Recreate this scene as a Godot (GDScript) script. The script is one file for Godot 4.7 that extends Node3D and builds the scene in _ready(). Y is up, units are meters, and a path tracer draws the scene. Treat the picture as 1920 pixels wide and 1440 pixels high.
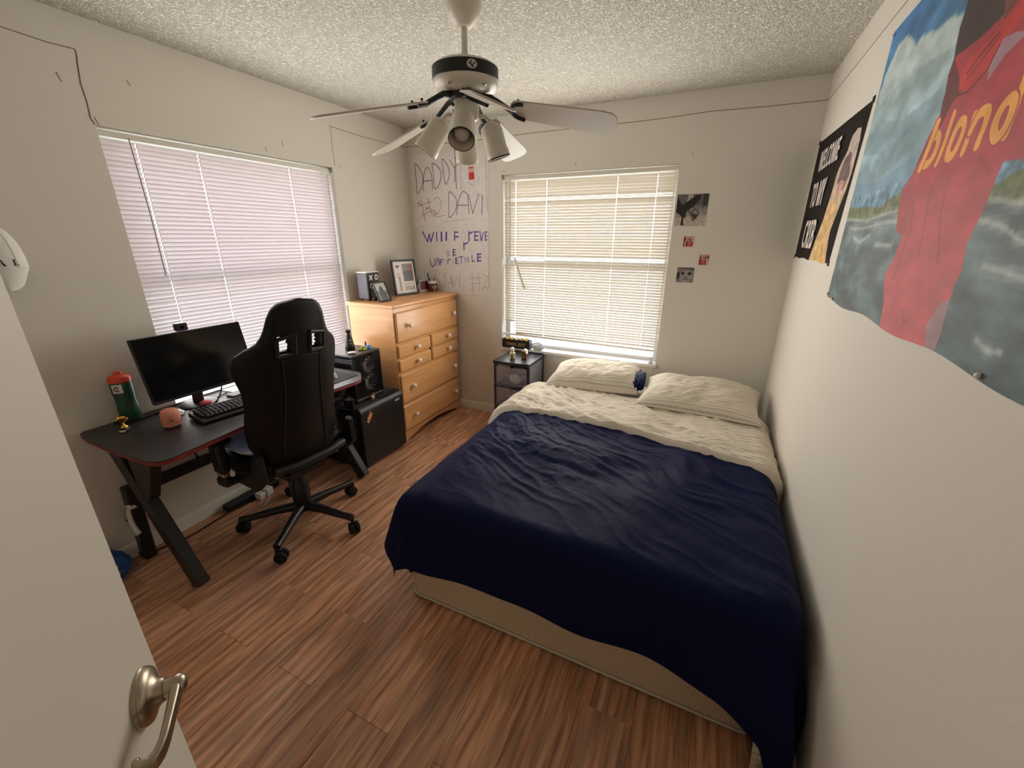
extends Node3D

const W := 2.971
const H := 2.44
const ZF := 3.62
var M := {}
var used := {}

# ---------- mesh builder ----------
class MB:
	var v := PackedVector3Array()
	var n := PackedVector3Array()
	var u := PackedVector2Array()
	var ix := PackedInt32Array()
	func vert(p: Vector3, nn: Vector3, uv := Vector2.ZERO) -> int:
		v.append(p); n.append(nn); u.append(uv)
		return v.size() - 1
	func tri(a: int, b: int, c: int) -> void:
		var g := (v[b] - v[a]).cross(v[c] - v[a])
		if g.dot(n[a] + n[b] + n[c]) > 0.0:
			ix.append(a); ix.append(c); ix.append(b)
		else:
			ix.append(a); ix.append(b); ix.append(c)
	func face(pts: Array, nn: Vector3, uvs: Array = []) -> void:
		var base := v.size()
		for i in pts.size():
			var q: Vector2 = uvs[i] if uvs.size() else auto(pts[i], nn)
			vert(pts[i], nn, q)
		for i in range(1, pts.size() - 1):
			tri(base, base + i, base + i + 1)
	func auto(p: Vector3, nn: Vector3) -> Vector2:
		var a := nn.abs()
		if a.y >= a.x and a.y >= a.z: return Vector2(p.x, p.z)
		if a.x >= a.z: return Vector2(p.z, -p.y)
		return Vector2(p.x, -p.y)
	func convex(pts: Array, c: Vector3) -> void:
		var nn: Vector3 = (pts[1] - pts[0]).cross(pts[2] - pts[0]).normalized()
		if nn.dot(pts[0] - c) < 0.0: nn = -nn
		face(pts, nn)
	# a box with chamfered edges
	func box(c: Vector3, s: Vector3, b := 0.0, t := Transform3D()) -> MB:
		var h := s * 0.5
		b = minf(b, minf(h.x, minf(h.y, h.z)) * 0.98)
		var cc := t * c
		var P := func(x: float, y: float, z: float) -> Vector3: return t * (c + Vector3(x, y, z))
		for sg in [-1.0, 1.0]:
			convex([P.call(sg*h.x, -h.y+b, -h.z+b), P.call(sg*h.x, h.y-b, -h.z+b), P.call(sg*h.x, h.y-b, h.z-b), P.call(sg*h.x, -h.y+b, h.z-b)], cc)
			convex([P.call(-h.x+b, sg*h.y, -h.z+b), P.call(h.x-b, sg*h.y, -h.z+b), P.call(h.x-b, sg*h.y, h.z-b), P.call(-h.x+b, sg*h.y, h.z-b)], cc)
			convex([P.call(-h.x+b, -h.y+b, sg*h.z), P.call(h.x-b, -h.y+b, sg*h.z), P.call(h.x-b, h.y-b, sg*h.z), P.call(-h.x+b, h.y-b, sg*h.z)], cc)
		if b > 0.0:
			for s1 in [-1.0, 1.0]:
				for s2 in [-1.0, 1.0]:
					convex([P.call(s1*h.x, s2*(h.y-b), -h.z+b), P.call(s1*(h.x-b), s2*h.y, -h.z+b), P.call(s1*(h.x-b), s2*h.y, h.z-b), P.call(s1*h.x, s2*(h.y-b), h.z-b)], cc)
					convex([P.call(s1*h.x, -h.y+b, s2*(h.z-b)), P.call(s1*(h.x-b), -h.y+b, s2*h.z), P.call(s1*(h.x-b), h.y-b, s2*h.z), P.call(s1*h.x, h.y-b, s2*(h.z-b))], cc)
					convex([P.call(-h.x+b, s1*h.y, s2*(h.z-b)), P.call(-h.x+b, s1*(h.y-b), s2*h.z), P.call(h.x-b, s1*(h.y-b), s2*h.z), P.call(h.x-b, s1*h.y, s2*(h.z-b))], cc)
					for s3 in [-1.0, 1.0]:
						convex([P.call(s1*h.x, s2*(h.y-b), s3*(h.z-b)), P.call(s1*(h.x-b), s2*h.y, s3*(h.z-b)), P.call(s1*(h.x-b), s2*(h.y-b), s3*h.z)], cc)
		return self
	# bar with a rectangular section from p to q; w across, h along `up`
	func bar(p: Vector3, q: Vector3, w: float, hh: float, b := 0.0, up := Vector3.UP) -> MB:
		var d := (q - p).normalized()
		var x := d.cross(up)
		if x.length() < 0.01: x = d.cross(Vector3.RIGHT)
		x = x.normalized()
		var y := x.cross(d).normalized()
		return box(Vector3.ZERO, Vector3(w, hh, p.distance_to(q)), b, Transform3D(Basis(x, y, -d), (p + q) * 0.5))
	# surface of revolution round y; profile of (radius, height)
	func lathe(pr: Array, seg := 24, t := Transform3D(), crease := 0.7, arc := TAU) -> MB:
		var m := pr.size() - 1
		var fn := []
		for i in m:
			var d: Vector2 = (pr[i + 1] - pr[i])
			fn.append(Vector2(d.y, -d.x).normalized())
		var len := 0.0
		for i in m:
			if pr[i].distance_to(pr[i + 1]) < 1e-6: continue
			var n0: Vector2 = fn[i]
			var n1: Vector2 = fn[i]
			if i > 0 and fn[i].dot(fn[i - 1]) > crease: n0 = (fn[i] + fn[i - 1]).normalized()
			if i < m - 1 and fn[i].dot(fn[i + 1]) > crease: n1 = (fn[i] + fn[i + 1]).normalized()
			var l2: float = len + pr[i].distance_to(pr[i + 1])
			var base := v.size()
			for k in seg + 1:
				var a := arc * k / seg
				var c := cos(a)
				var s := sin(a)
				vert(t * Vector3(pr[i].x * c, pr[i].y, pr[i].x * s), (t.basis * Vector3(n0.x * c, n0.y, n0.x * s)).normalized(), Vector2(float(k) / seg, len))
				vert(t * Vector3(pr[i + 1].x * c, pr[i + 1].y, pr[i + 1].x * s), (t.basis * Vector3(n1.x * c, n1.y, n1.x * s)).normalized(), Vector2(float(k) / seg, l2))
			for k in seg:
				var o := base + 2 * k
				if pr[i].x > 1e-5: tri(o, o + 1, o + 2)
				if pr[i + 1].x > 1e-5: tri(o + 1, o + 3, o + 2)
			len = l2
		return self
	# round tube along points; radii may be one float or an array
	func tube(pts: Array, r, seg := 8, caps := true) -> MB:
		var N := pts.size()
		var x := Vector3.ZERO
		var base := v.size()
		for i in N:
			var d: Vector3 = (pts[mini(i + 1, N - 1)] - pts[maxi(i - 1, 0)]).normalized()
			if x == Vector3.ZERO:
				x = d.cross(Vector3.UP) if absf(d.y) < 0.9 else d.cross(Vector3.RIGHT)
			x = (x - d * x.dot(d)).normalized()
			var y := d.cross(x)
			var rr: float = r[i] if r is Array else r
			for k in seg + 1:
				var a := TAU * k / seg
				var nn := x * cos(a) + y * sin(a)
				vert(pts[i] + nn * rr, nn, Vector2(float(k) / seg, i))
		for i in N - 1:
			for k in seg:
				var o := base + i * (seg + 1) + k
				tri(o, o + 1, o + seg + 1)
				tri(o + 1, o + seg + 2, o + seg + 1)
		if caps:
			for e in [0, N - 1]:
				var d: Vector3 = (pts[0] - pts[1]).normalized() if e == 0 else (pts[N - 1] - pts[N - 2]).normalized()
				var ring := []
				for k in seg: ring.append(v[base + e * (seg + 1) + k])
				face(ring, d)
		return self
	# extruded outline in the xy plane, from z=0 to z=depth, b = chamfer
	func prism(poly: PackedVector2Array, depth: float, t := Transform3D(), b := 0.0, smooth := 0.8) -> MB:
		var N := poly.size()
		if Geometry2D.is_polygon_clockwise(poly): poly.reverse()
		var en := []
		for i in N:
			var d := (poly[(i + 1) % N] - poly[i]).normalized()
			en.append(Vector2(d.y, -d.x))
		var ins := PackedVector2Array()
		for i in N:
			var m: Vector2 = (en[i] + en[(i - 1 + N) % N])
			m = m / maxf(m.length_squared() * 0.5, 0.2)
			ins.append(poly[i] - m * b)
		var tr := Geometry2D.triangulate_polygon(ins if b > 0.0 else poly)
		for side in [0.0, 1.0]:
			var nn := (t.basis * Vector3(0, 0, side * 2.0 - 1.0)).normalized()
			var base := v.size()
			for p in ins: vert(t * Vector3(p.x, p.y, side * depth), nn, p)
			for k in range(0, tr.size(), 3): tri(base + tr[k], base + tr[k + 1], base + tr[k + 2])
		for i in N:
			var j := (i + 1) % N
			var n0: Vector2 = en[i]
			var n1: Vector2 = en[i]
			var pv: Vector2 = en[(i - 1 + N) % N]
			if pv.dot(n0) > smooth: n0 = (n0 + pv).normalized()
			if en[j].dot(n1) > smooth: n1 = (n1 + en[j]).normalized()
			var rings := [[poly, b, 0.0], [poly, depth - b, 0.0]]
			if b > 0.0: rings = [[ins, 0.0, -0.7], [poly, b, -0.7], [poly, b, 0.0], [poly, depth - b, 0.0], [poly, depth - b, 0.7], [ins, depth, 0.7]]
			for q in range(0, rings.size(), 2):
				var o := v.size()
				for w in 2:
					var rg = rings[q + w]
					for e in 2:
						var nn2: Vector2 = n0 if e == 0 else n1
						var p: Vector2 = rg[0][i if e == 0 else j]
						vert(t * Vector3(p.x, p.y, rg[1]), (t.basis * Vector3(nn2.x, nn2.y, rg[2])).normalized(), Vector2(p.x + p.y, rg[1]))
				tri(o, o + 1, o + 2); tri(o + 1, o + 3, o + 2)
		return self
	# smooth surface p = f(i/nu, j/nv); flip turns its outside round
	func grid(nu: int, nv: int, f: Callable, flip := false, wrap_u := false, uvs := Vector2.ONE) -> MB:
		var base := v.size()
		var s := nv + 1
		var P := PackedVector3Array()
		for i in nu + 1:
			for j in nv + 1:
				P.append(f.call(float(i) / nu, float(j) / nv))
		for i in nu + 1:
			for j in nv + 1:
				var i0 := i - 1
				var i1 := i + 1
				if wrap_u:
					i0 = nu - 1 if i == 0 else i0
					i1 = 1 if i == nu else i1
				else:
					i0 = maxi(i0, 0); i1 = mini(i1, nu)
				var du := P[i1 * s + j] - P[i0 * s + j]
				var dv := P[i * s + mini(j + 1, nv)] - P[i * s + maxi(j - 1, 0)]
				var nn := du.cross(dv)
				if nn.length() < 1e-12:
					var jj := clampi(j, 1, nv - 1)
					du = P[i1 * s + jj] - P[i0 * s + jj]
					dv = P[i * s + jj + 1] - P[i * s + jj - 1]
					nn = du.cross(dv)
				nn = nn.normalized()
				vert(P[i * s + j], -nn if flip else nn, Vector2(float(i) / nu, float(j) / nv) * uvs)
		for i in nu:
			for j in nv:
				var o := base + i * s + j
				tri(o, o + 1, o + s); tri(o + 1, o + s + 1, o + s)
		return self
	func ball(c: Vector3, r: Vector3, seg := 16, rings := 10, t := Transform3D()) -> MB:
		var base := v.size()
		for j in rings + 1:
			var b := PI * j / rings - PI / 2
			for k in seg + 1:
				var a := TAU * k / seg
				var d := Vector3(cos(a) * cos(b), sin(b), sin(a) * cos(b))
				vert(t * (c + d * r), (t.basis * (d / r)).normalized(), Vector2(float(k) / seg, float(j) / rings))
		for j in rings:
			for k in seg:
				var o := base + j * (seg + 1) + k
				if j > 0: tri(o, o + 1, o + seg + 1)
				if j < rings - 1: tri(o + 1, o + seg + 2, o + seg + 1)
		return self
	func mesh() -> ArrayMesh:
		var a := []
		a.resize(Mesh.ARRAY_MAX)
		a[Mesh.ARRAY_VERTEX] = v; a[Mesh.ARRAY_NORMAL] = n; a[Mesh.ARRAY_TEX_UV] = u; a[Mesh.ARRAY_INDEX] = ix
		var m := ArrayMesh.new()
		m.add_surface_from_arrays(Mesh.PRIMITIVE_TRIANGLES, a)
		return m

# ---------- small drawing board for prints ----------
class Board:
	var w: int
	var h: int
	var d: PackedByteArray
	func _init(ww: int, hh: int, c: Color) -> void:
		w = ww; h = hh
		d.resize(w * h * 3)
		for i in w * h:
			d[i * 3] = c.r8; d[i * 3 + 1] = c.g8; d[i * 3 + 2] = c.b8
	func px(x: int, y: int, c: Color, a := 1.0) -> void:
		if x < 0 or y < 0 or x >= w or y >= h: return
		var o := (y * w + x) * 3
		d[o] = int(lerpf(d[o], c.r8, a)); d[o + 1] = int(lerpf(d[o + 1], c.g8, a)); d[o + 2] = int(lerpf(d[o + 2], c.b8, a))
	# points in 0..1 of the board
	func poly(pts: Array, c: Color, c2 = null, a := 1.0) -> void:
		var P := PackedVector2Array()
		var lo := 1e9
		var hi := -1e9
		for p in pts:
			P.append(Vector2(p[0] * w, p[1] * h)); lo = minf(lo, p[1] * h); hi = maxf(hi, p[1] * h)
		for y in range(maxi(0, int(lo)), mini(h - 1, int(hi)) + 1):
			var xs := []
			for i in P.size():
				var p := P[i]
				var q := P[(i + 1) % P.size()]
				if (p.y <= y + 0.5) != (q.y <= y + 0.5):
					xs.append(p.x + (y + 0.5 - p.y) / (q.y - p.y) * (q.x - p.x))
			xs.sort()
			var cc: Color = c if c2 == null else c.lerp(c2, clampf((y - lo) / maxf(hi - lo, 1.0), 0, 1))
			for k in range(0, xs.size() - 1, 2):
				for x in range(maxi(0, int(round(xs[k]))), mini(w, int(round(xs[k + 1])))):
					px(x, y, cc, a)
	# strokes: arrays of points in 0..1, width in pixels
	func line(pts: Array, wd: float, c: Color, a := 1.0) -> void:
		for i in pts.size() - 1:
			var p := Vector2(pts[i][0] * w, pts[i][1] * h)
			var q := Vector2(pts[i + 1][0] * w, pts[i + 1][1] * h)
			var r := wd * 0.5 + 1.0
			for y in range(int(minf(p.y, q.y) - r), int(maxf(p.y, q.y) + r) + 1):
				for x in range(int(minf(p.x, q.x) - r), int(maxf(p.x, q.x) + r) + 1):
					var dd := Vector2(x + 0.5, y + 0.5).distance_to(Geometry2D.get_closest_point_to_segment(Vector2(x + 0.5, y + 0.5), p, q))
					var cov := clampf(wd * 0.5 + 0.5 - dd, 0, 1)
					if cov > 0.0: px(x, y, c, cov * a)
	# the same through a smooth curve
	func swing(pts: Array, wd: float, c: Color, a := 1.0) -> void:
		var o := []
		var n := pts.size()
		var shut: bool = Vector2(pts[0][0], pts[0][1]).distance_to(Vector2(pts[n - 1][0], pts[n - 1][1])) < 0.004
		for i in n - 1:
			var q := []
			for k in [i - 1, i, i + 1, i + 2]:
				var j: int = k
				if j < 0: j = n - 2 if shut else 0
				if j >= n: j = 1 if shut else n - 1
				q.append(Vector2(pts[j][0], pts[j][1]))
			for s in 6:
				var p: Vector2 = q[1].cubic_interpolate(q[2], q[0], q[3], s / 6.0)
				o.append([p.x, p.y])
		o.append(pts[n - 1])
		line(o, wd, c, a)
	func oval(cx: float, cy: float, rx: float, ry: float, c: Color, a := 1.0) -> void:
		var pts := []
		for k in 28: pts.append([cx + rx * cos(TAU * k / 28), cy + ry * sin(TAU * k / 28)])
		poly(pts, c, null, a)
	# mottle the print with noise
	func mottle(sd: int, fx: float, fy: float, amp: float, y0 := 0.0, y1 := 1.0) -> void:
		var no := FastNoiseLite.new()
		no.seed = sd; no.frequency = 1.0; no.fractal_octaves = 4
		for y in range(int(y0 * h), int(y1 * h)):
			for x in w:
				var k := 1.0 + amp * no.get_noise_2d(x * fx, y * fy)
				var o := (y * w + x) * 3
				d[o] = clampi(int(d[o] * k), 0, 255); d[o + 1] = clampi(int(d[o + 1] * k), 0, 255); d[o + 2] = clampi(int(d[o + 2] * k), 0, 255)
	# blur by going down to 1/f of the size and back
	func soften(f: int) -> void:
		var im := Image.create_from_data(w, h, false, Image.FORMAT_RGB8, d)
		im.resize(w / f, h / f, Image.INTERPOLATE_BILINEAR)
		im.resize(w, h, Image.INTERPOLATE_CUBIC)
		d = im.get_data()
	func tex() -> ImageTexture:
		return ImageTexture.create_from_image(Image.create_from_data(w, h, false, Image.FORMAT_RGB8, d))

# ---------- materials ----------
func mat(nm: String, c: Color, rough := 0.6, metal := 0.0) -> StandardMaterial3D:
	var m := StandardMaterial3D.new()
	m.resource_name = nm
	m.albedo_color = c
	m.roughness = rough
	m.metallic = metal
	M[nm] = m
	return m

func rgb(r: int, g: int, b: int) -> Color:
	return Color8(r, g, b)

func noise_tex(size: int, freq: float, kind := FastNoiseLite.TYPE_SIMPLEX_SMOOTH, sd := 1, oct := 4, normal := -1.0) -> NoiseTexture2D:
	var n := FastNoiseLite.new()
	n.noise_type = kind; n.frequency = freq; n.seed = sd; n.fractal_octaves = oct
	var t := NoiseTexture2D.new()
	t.width = size; t.height = size; t.seamless = true; t.noise = n
	if normal > 0.0:
		t.as_normal_map = true; t.bump_strength = normal
	return t

func printed(nm: String, b: Board, rough := 0.7) -> StandardMaterial3D:
	var m := mat(nm, Color.WHITE, rough)
	m.albedo_texture = b.tex()
	m.texture_repeat = false
	return m

# ---------- scene tree ----------
func numbered(nm: String) -> String:
	if not used.has(nm):
		used[nm] = 0
		return nm
	used[nm] += 1
	return "%s_%03d" % [nm, used[nm]]

func thing(nm: String, label: String, cat: String, at := Vector3.ZERO, turn := 0.0, group := "") -> Node3D:
	var o := Node3D.new()
	o.name = numbered(nm)
	add_child(o)
	o.position = at
	o.rotation.y = turn
	tag(o, label, cat, group)
	return o

func tag(o: Node, label: String, cat := "", group := "", kind := "") -> void:
	if label: o.set_meta("label", label)
	if cat: o.set_meta("category", cat)
	if group: o.set_meta("group", group)
	if kind: o.set_meta("kind", kind)

func part(nm: String, mb, m: Material, parent: Node, t := Transform3D()) -> MeshInstance3D:
	var o := MeshInstance3D.new()
	o.name = nm
	o.mesh = mb.mesh() if mb is MB else mb
	o.material_override = m
	o.transform = t
	parent.add_child(o, true)
	return o

func solo(nm: String, mb, m: Material, label: String, cat: String, at := Vector3.ZERO, turn := 0.0, group := "") -> MeshInstance3D:
	var o := part(numbered(nm), mb, m, self)
	o.position = at
	o.rotation.y = turn
	tag(o, label, cat, group)
	return o

func struct(nm: String, mb, m: Material, label: String, cat: String) -> MeshInstance3D:
	var o := part(numbered(nm), mb, m, self)
	tag(o, label, cat, "", "structure")
	return o

# lettering as a thin mesh, read along +x, centred on the origin
func words(txt: String, size: float, depth := 0.001, font := "Droid Sans", bold := true) -> TextMesh:
	var f := SystemFont.new()
	f.font_names = PackedStringArray([font])
	f.font_weight = 700 if bold else 400
	var t := TextMesh.new()
	t.font = f; t.text = txt; t.font_size = 64; t.pixel_size = size / 46.0; t.depth = depth
	return t

func T(x: float, y: float, z: float, ry := 0.0, rx := 0.0, rz := 0.0) -> Transform3D:
	return Transform3D(Basis.from_euler(Vector3(rx, ry, rz)), Vector3(x, y, z))

func _ready() -> void:
	# camera
	var cam := Camera3D.new()
	cam.name = "camera"
	cam.fov = 85.59
	cam.near = 0.02
	cam.position = Vector3(2.5325, 1.5814, 3.2278)
	cam.rotation_order = EULER_ORDER_YXZ
	cam.rotation_degrees = Vector3(-19.5045, 25.2918, 0.1283)
	add_child(cam)
	cam.current = true
	# daylight
	var env := Environment.new()
	env.background_mode = Environment.BG_SKY
	var sm := ProceduralSkyMaterial.new()
	sm.sky_top_color = Color(0.80, 0.86, 0.97)
	sm.sky_horizon_color = Color(1.0, 0.975, 0.94)
	sm.ground_horizon_color = Color(0.75, 0.72, 0.66)
	sm.ground_bottom_color = Color(0.6, 0.57, 0.5)
	var sky := Sky.new()
	sky.sky_material = sm
	env.sky = sky
	env.background_energy_multiplier = SKY_E
	env.tonemap_mode = Environment.TONE_MAPPER_LINEAR
	env.tonemap_exposure = 1.02
	env.sdfgi_enabled = true
	env.ssao_enabled = true
	env.ssil_enabled = true
	var we := WorldEnvironment.new()
	we.name = "environment"
	we.environment = env
	add_child(we)
	# daylight that comes in at each window
	window_light("daylight_desk", Vector3(0.012, 1.37, 1.474), -PI / 2, Vector2(1.24, 1.28), Color(1.0, 0.975, 0.95), DESK_E)
	window_light("daylight_bed", Vector3(1.566, 1.37, 0.012), PI, Vector2(1.24, 1.30), Color(1.0, 0.98, 0.945), BED_E)
	materials()
	shell()
	windows()
	furniture()

const SKY_E := 6.0
const DESK_E := 1.65
const BED_E := 2.1

func window_light(nm: String, at: Vector3, turn: float, size: Vector2, c: Color, e: float) -> void:
	var l := AreaLight3D.new()
	l.name = nm
	l.area_size = size
	l.light_color = c
	l.light_energy = e
	l.area_range = 12.0
	l.area_attenuation = 2.0
	l.shadow_enabled = true
	l.position = at
	l.rotation.y = turn
	add_child(l)

# ---------- materials ----------
func wood_board(sd: int, dark: Color, mid: Color, light: Color, w := 256, h := 1024, across := false) -> Board:
	var b := Board.new(w, h, mid)
	var a := FastNoiseLite.new(); a.seed = sd; a.frequency = 1.0; a.fractal_octaves = 3
	var c := FastNoiseLite.new(); c.seed = sd + 7; c.frequency = 1.0; c.fractal_octaves = 2
	for yy in h:
		for xx in w:
			var x := yy if across else xx
			var y := xx if across else yy
			var wx := x + 9.0 * c.get_noise_2d(x * 0.006, y * 0.0035)
			var g := a.get_noise_2d(wx * 0.022, y * 0.0022) * 0.62 + a.get_noise_2d(wx * 0.10 + 90.0, y * 0.006) * 0.22 + a.get_noise_2d(wx * 0.4, y * 0.02) * 0.12
			var k := clampf(0.55 + g * 1.05, 0.0, 1.0)
			var cc: Color = dark.lerp(mid, k / 0.5) if k < 0.5 else mid.lerp(light, (k - 0.5) / 0.5)
			if not across: cc = cc.lerp(Color(0.62, 0.50, 0.40), clampf(c.get_noise_2d(wx * 0.016 + 300.0, y * 0.003) * 1.3, 0.0, 0.45))
			var o := (yy * w + xx) * 3
			b.d[o] = cc.r8; b.d[o + 1] = cc.g8; b.d[o + 2] = cc.b8
	return b

# a repeating field of little blobs, as sprayed on a ceiling
func popcorn() -> ImageTexture:
	var n := 1024
	var f := PackedByteArray()
	f.resize(n * n)
	var r := RandomNumberGenerator.new()
	r.seed = 77
	for k in 6500:
		var cx := r.randi_range(0, n - 1)
		var cy := r.randi_range(0, n - 1)
		var a := r.randf_range(5.0, 11.0)
		var b := a * r.randf_range(0.5, 1.0)
		var th := r.randf_range(0.0, PI)
		var c := cos(th)
		var s := sin(th)
		var hh := r.randf_range(120.0, 255.0)
		var q := int(a)
		for y in range(-q, q + 1):
			for x in range(-q, q + 1):
				var u := (x * c + y * s) / a
				var w := (-x * s + y * c) / b
				var d := 1.0 - u * u - w * w
				if d > 0.0:
					var o := posmod(cy + y, n) * n + posmod(cx + x, n)
					f[o] = maxi(f[o], int(hh * sqrt(d)))
	return ImageTexture.create_from_image(Image.create_from_data(n, n, false, Image.FORMAT_L8, f))

func triplanar(m: StandardMaterial3D, sc: float) -> void:
	m.uv1_triplanar = true
	m.uv1_scale = Vector3.ONE * sc

func materials() -> void:
	var m := mat("wall_paint", rgb(226, 220, 208), 0.75)
	m.normal_enabled = true
	m.normal_texture = noise_tex(512, 0.05, FastNoiseLite.TYPE_SIMPLEX_SMOOTH, 3, 4, 2.0)
	m.normal_scale = 0.12
	m.uv1_world_triplanar = true
	triplanar(m, 1.6)
	m = mat("ceiling_paint", rgb(232, 226, 213), 0.9)
	m.heightmap_enabled = true
	m.heightmap_texture = popcorn()
	m.heightmap_scale = 1.1
	m.uv1_world_triplanar = true
	triplanar(m, 2.3)
	mat("trim_white", rgb(232, 226, 214), 0.45)
	mat("sill_marble", rgb(236, 232, 224), 0.25)
	mat("door_paint", rgb(226, 219, 206), 0.5)
	mat("mark_grey", rgb(160, 148, 128), 0.9)
	mat("mark_dark", rgb(128, 114, 96), 0.9)
	var woods := [wood_board(11, rgb(132, 88, 62), rgb(212, 154, 118), rgb(238, 188, 150)), wood_board(29, rgb(124, 82, 58), rgb(204, 148, 114), rgb(232, 184, 148))]
	var texs := [woods[0].tex(), woods[1].tex()]
	for i in 6:
		m = mat("plank_%d" % i, [Color(1, 1, 1), Color(0.96, 0.95, 0.95), Color(1.0, 0.98, 0.95), Color(0.93, 0.915, 0.90), Color(0.98, 0.97, 0.97), Color(0.95, 0.935, 0.91)][i], 0.42)
		m.albedo_texture = texs[i % 2]
		m.uv1_scale = Vector3(0.95 if i < 4 else -0.95, 1.0 if i % 3 else -1.0, 1)
		m.uv1_offset = Vector3(0.0, 0.31 * i, 0)
	var oak := wood_board(51, rgb(208, 152, 98), rgb(217, 164, 110), rgb(226, 176, 122), 512, 512, true)
	m = mat("oak", Color(1.0, 0.98, 0.96), 0.28)
	m.albedo_texture = oak.tex()
	m.clearcoat_enabled = true; m.clearcoat = 0.35; m.clearcoat_roughness = 0.2
	m = mat("oak_dark", Color(0.72, 0.66, 0.6), 0.5)
	m.albedo_texture = M.oak.albedo_texture
	m = mat("blind_vinyl", rgb(234, 224, 206), 0.45)
	m.backlight_enabled = true
	m.backlight = Color(0.14, 0.118, 0.092)
	m = mat("blind_pink", rgb(240, 235, 232), 0.45)
	m.backlight_enabled = true
	m.backlight = Color(0.76, 0.72, 0.725)
	mat("cord_white", rgb(240, 238, 230), 0.7)
	m = mat("wand_clear", rgb(150, 140, 130), 0.2)
	m = mat("glass", Color(1, 1, 1, 0.06), 0.02)
	m.transparency = BaseMaterial3D.TRANSPARENCY_ALPHA
	mat("alu_white", rgb(226, 222, 214), 0.4)
	mat("stucco_outside", rgb(214, 190, 166), 0.9)
	mat("lawn_outside", rgb(206, 200, 178), 0.95)
	mat("black_plastic", rgb(20, 20, 21), 0.42)
	mat("black_matte", rgb(17, 16, 16), 0.75)
	mat("black_metal", rgb(24, 23, 23), 0.45)
	mat("rubber", rgb(14, 14, 14), 0.8)
	mat("white_plastic", rgb(232, 229, 222), 0.4)
	mat("chrome", rgb(200, 196, 188), 0.18, 1.0)
	mat("nickel", rgb(176, 164, 146), 0.32, 1.0)
	mat("gold", rgb(222, 172, 72), 0.22, 1.0)

# ---------- the room ----------
const LZ0 := 0.825
const LZ1 := 2.124
const RX0 := 0.909
const RX1 := 2.223
const SY := 0.655
const TY := 2.04
const TH := 0.16

func span(mb: MB, a: Vector3, b: Vector3) -> void:
	mb.box((a + b) * 0.5, (b - a).abs())

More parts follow.
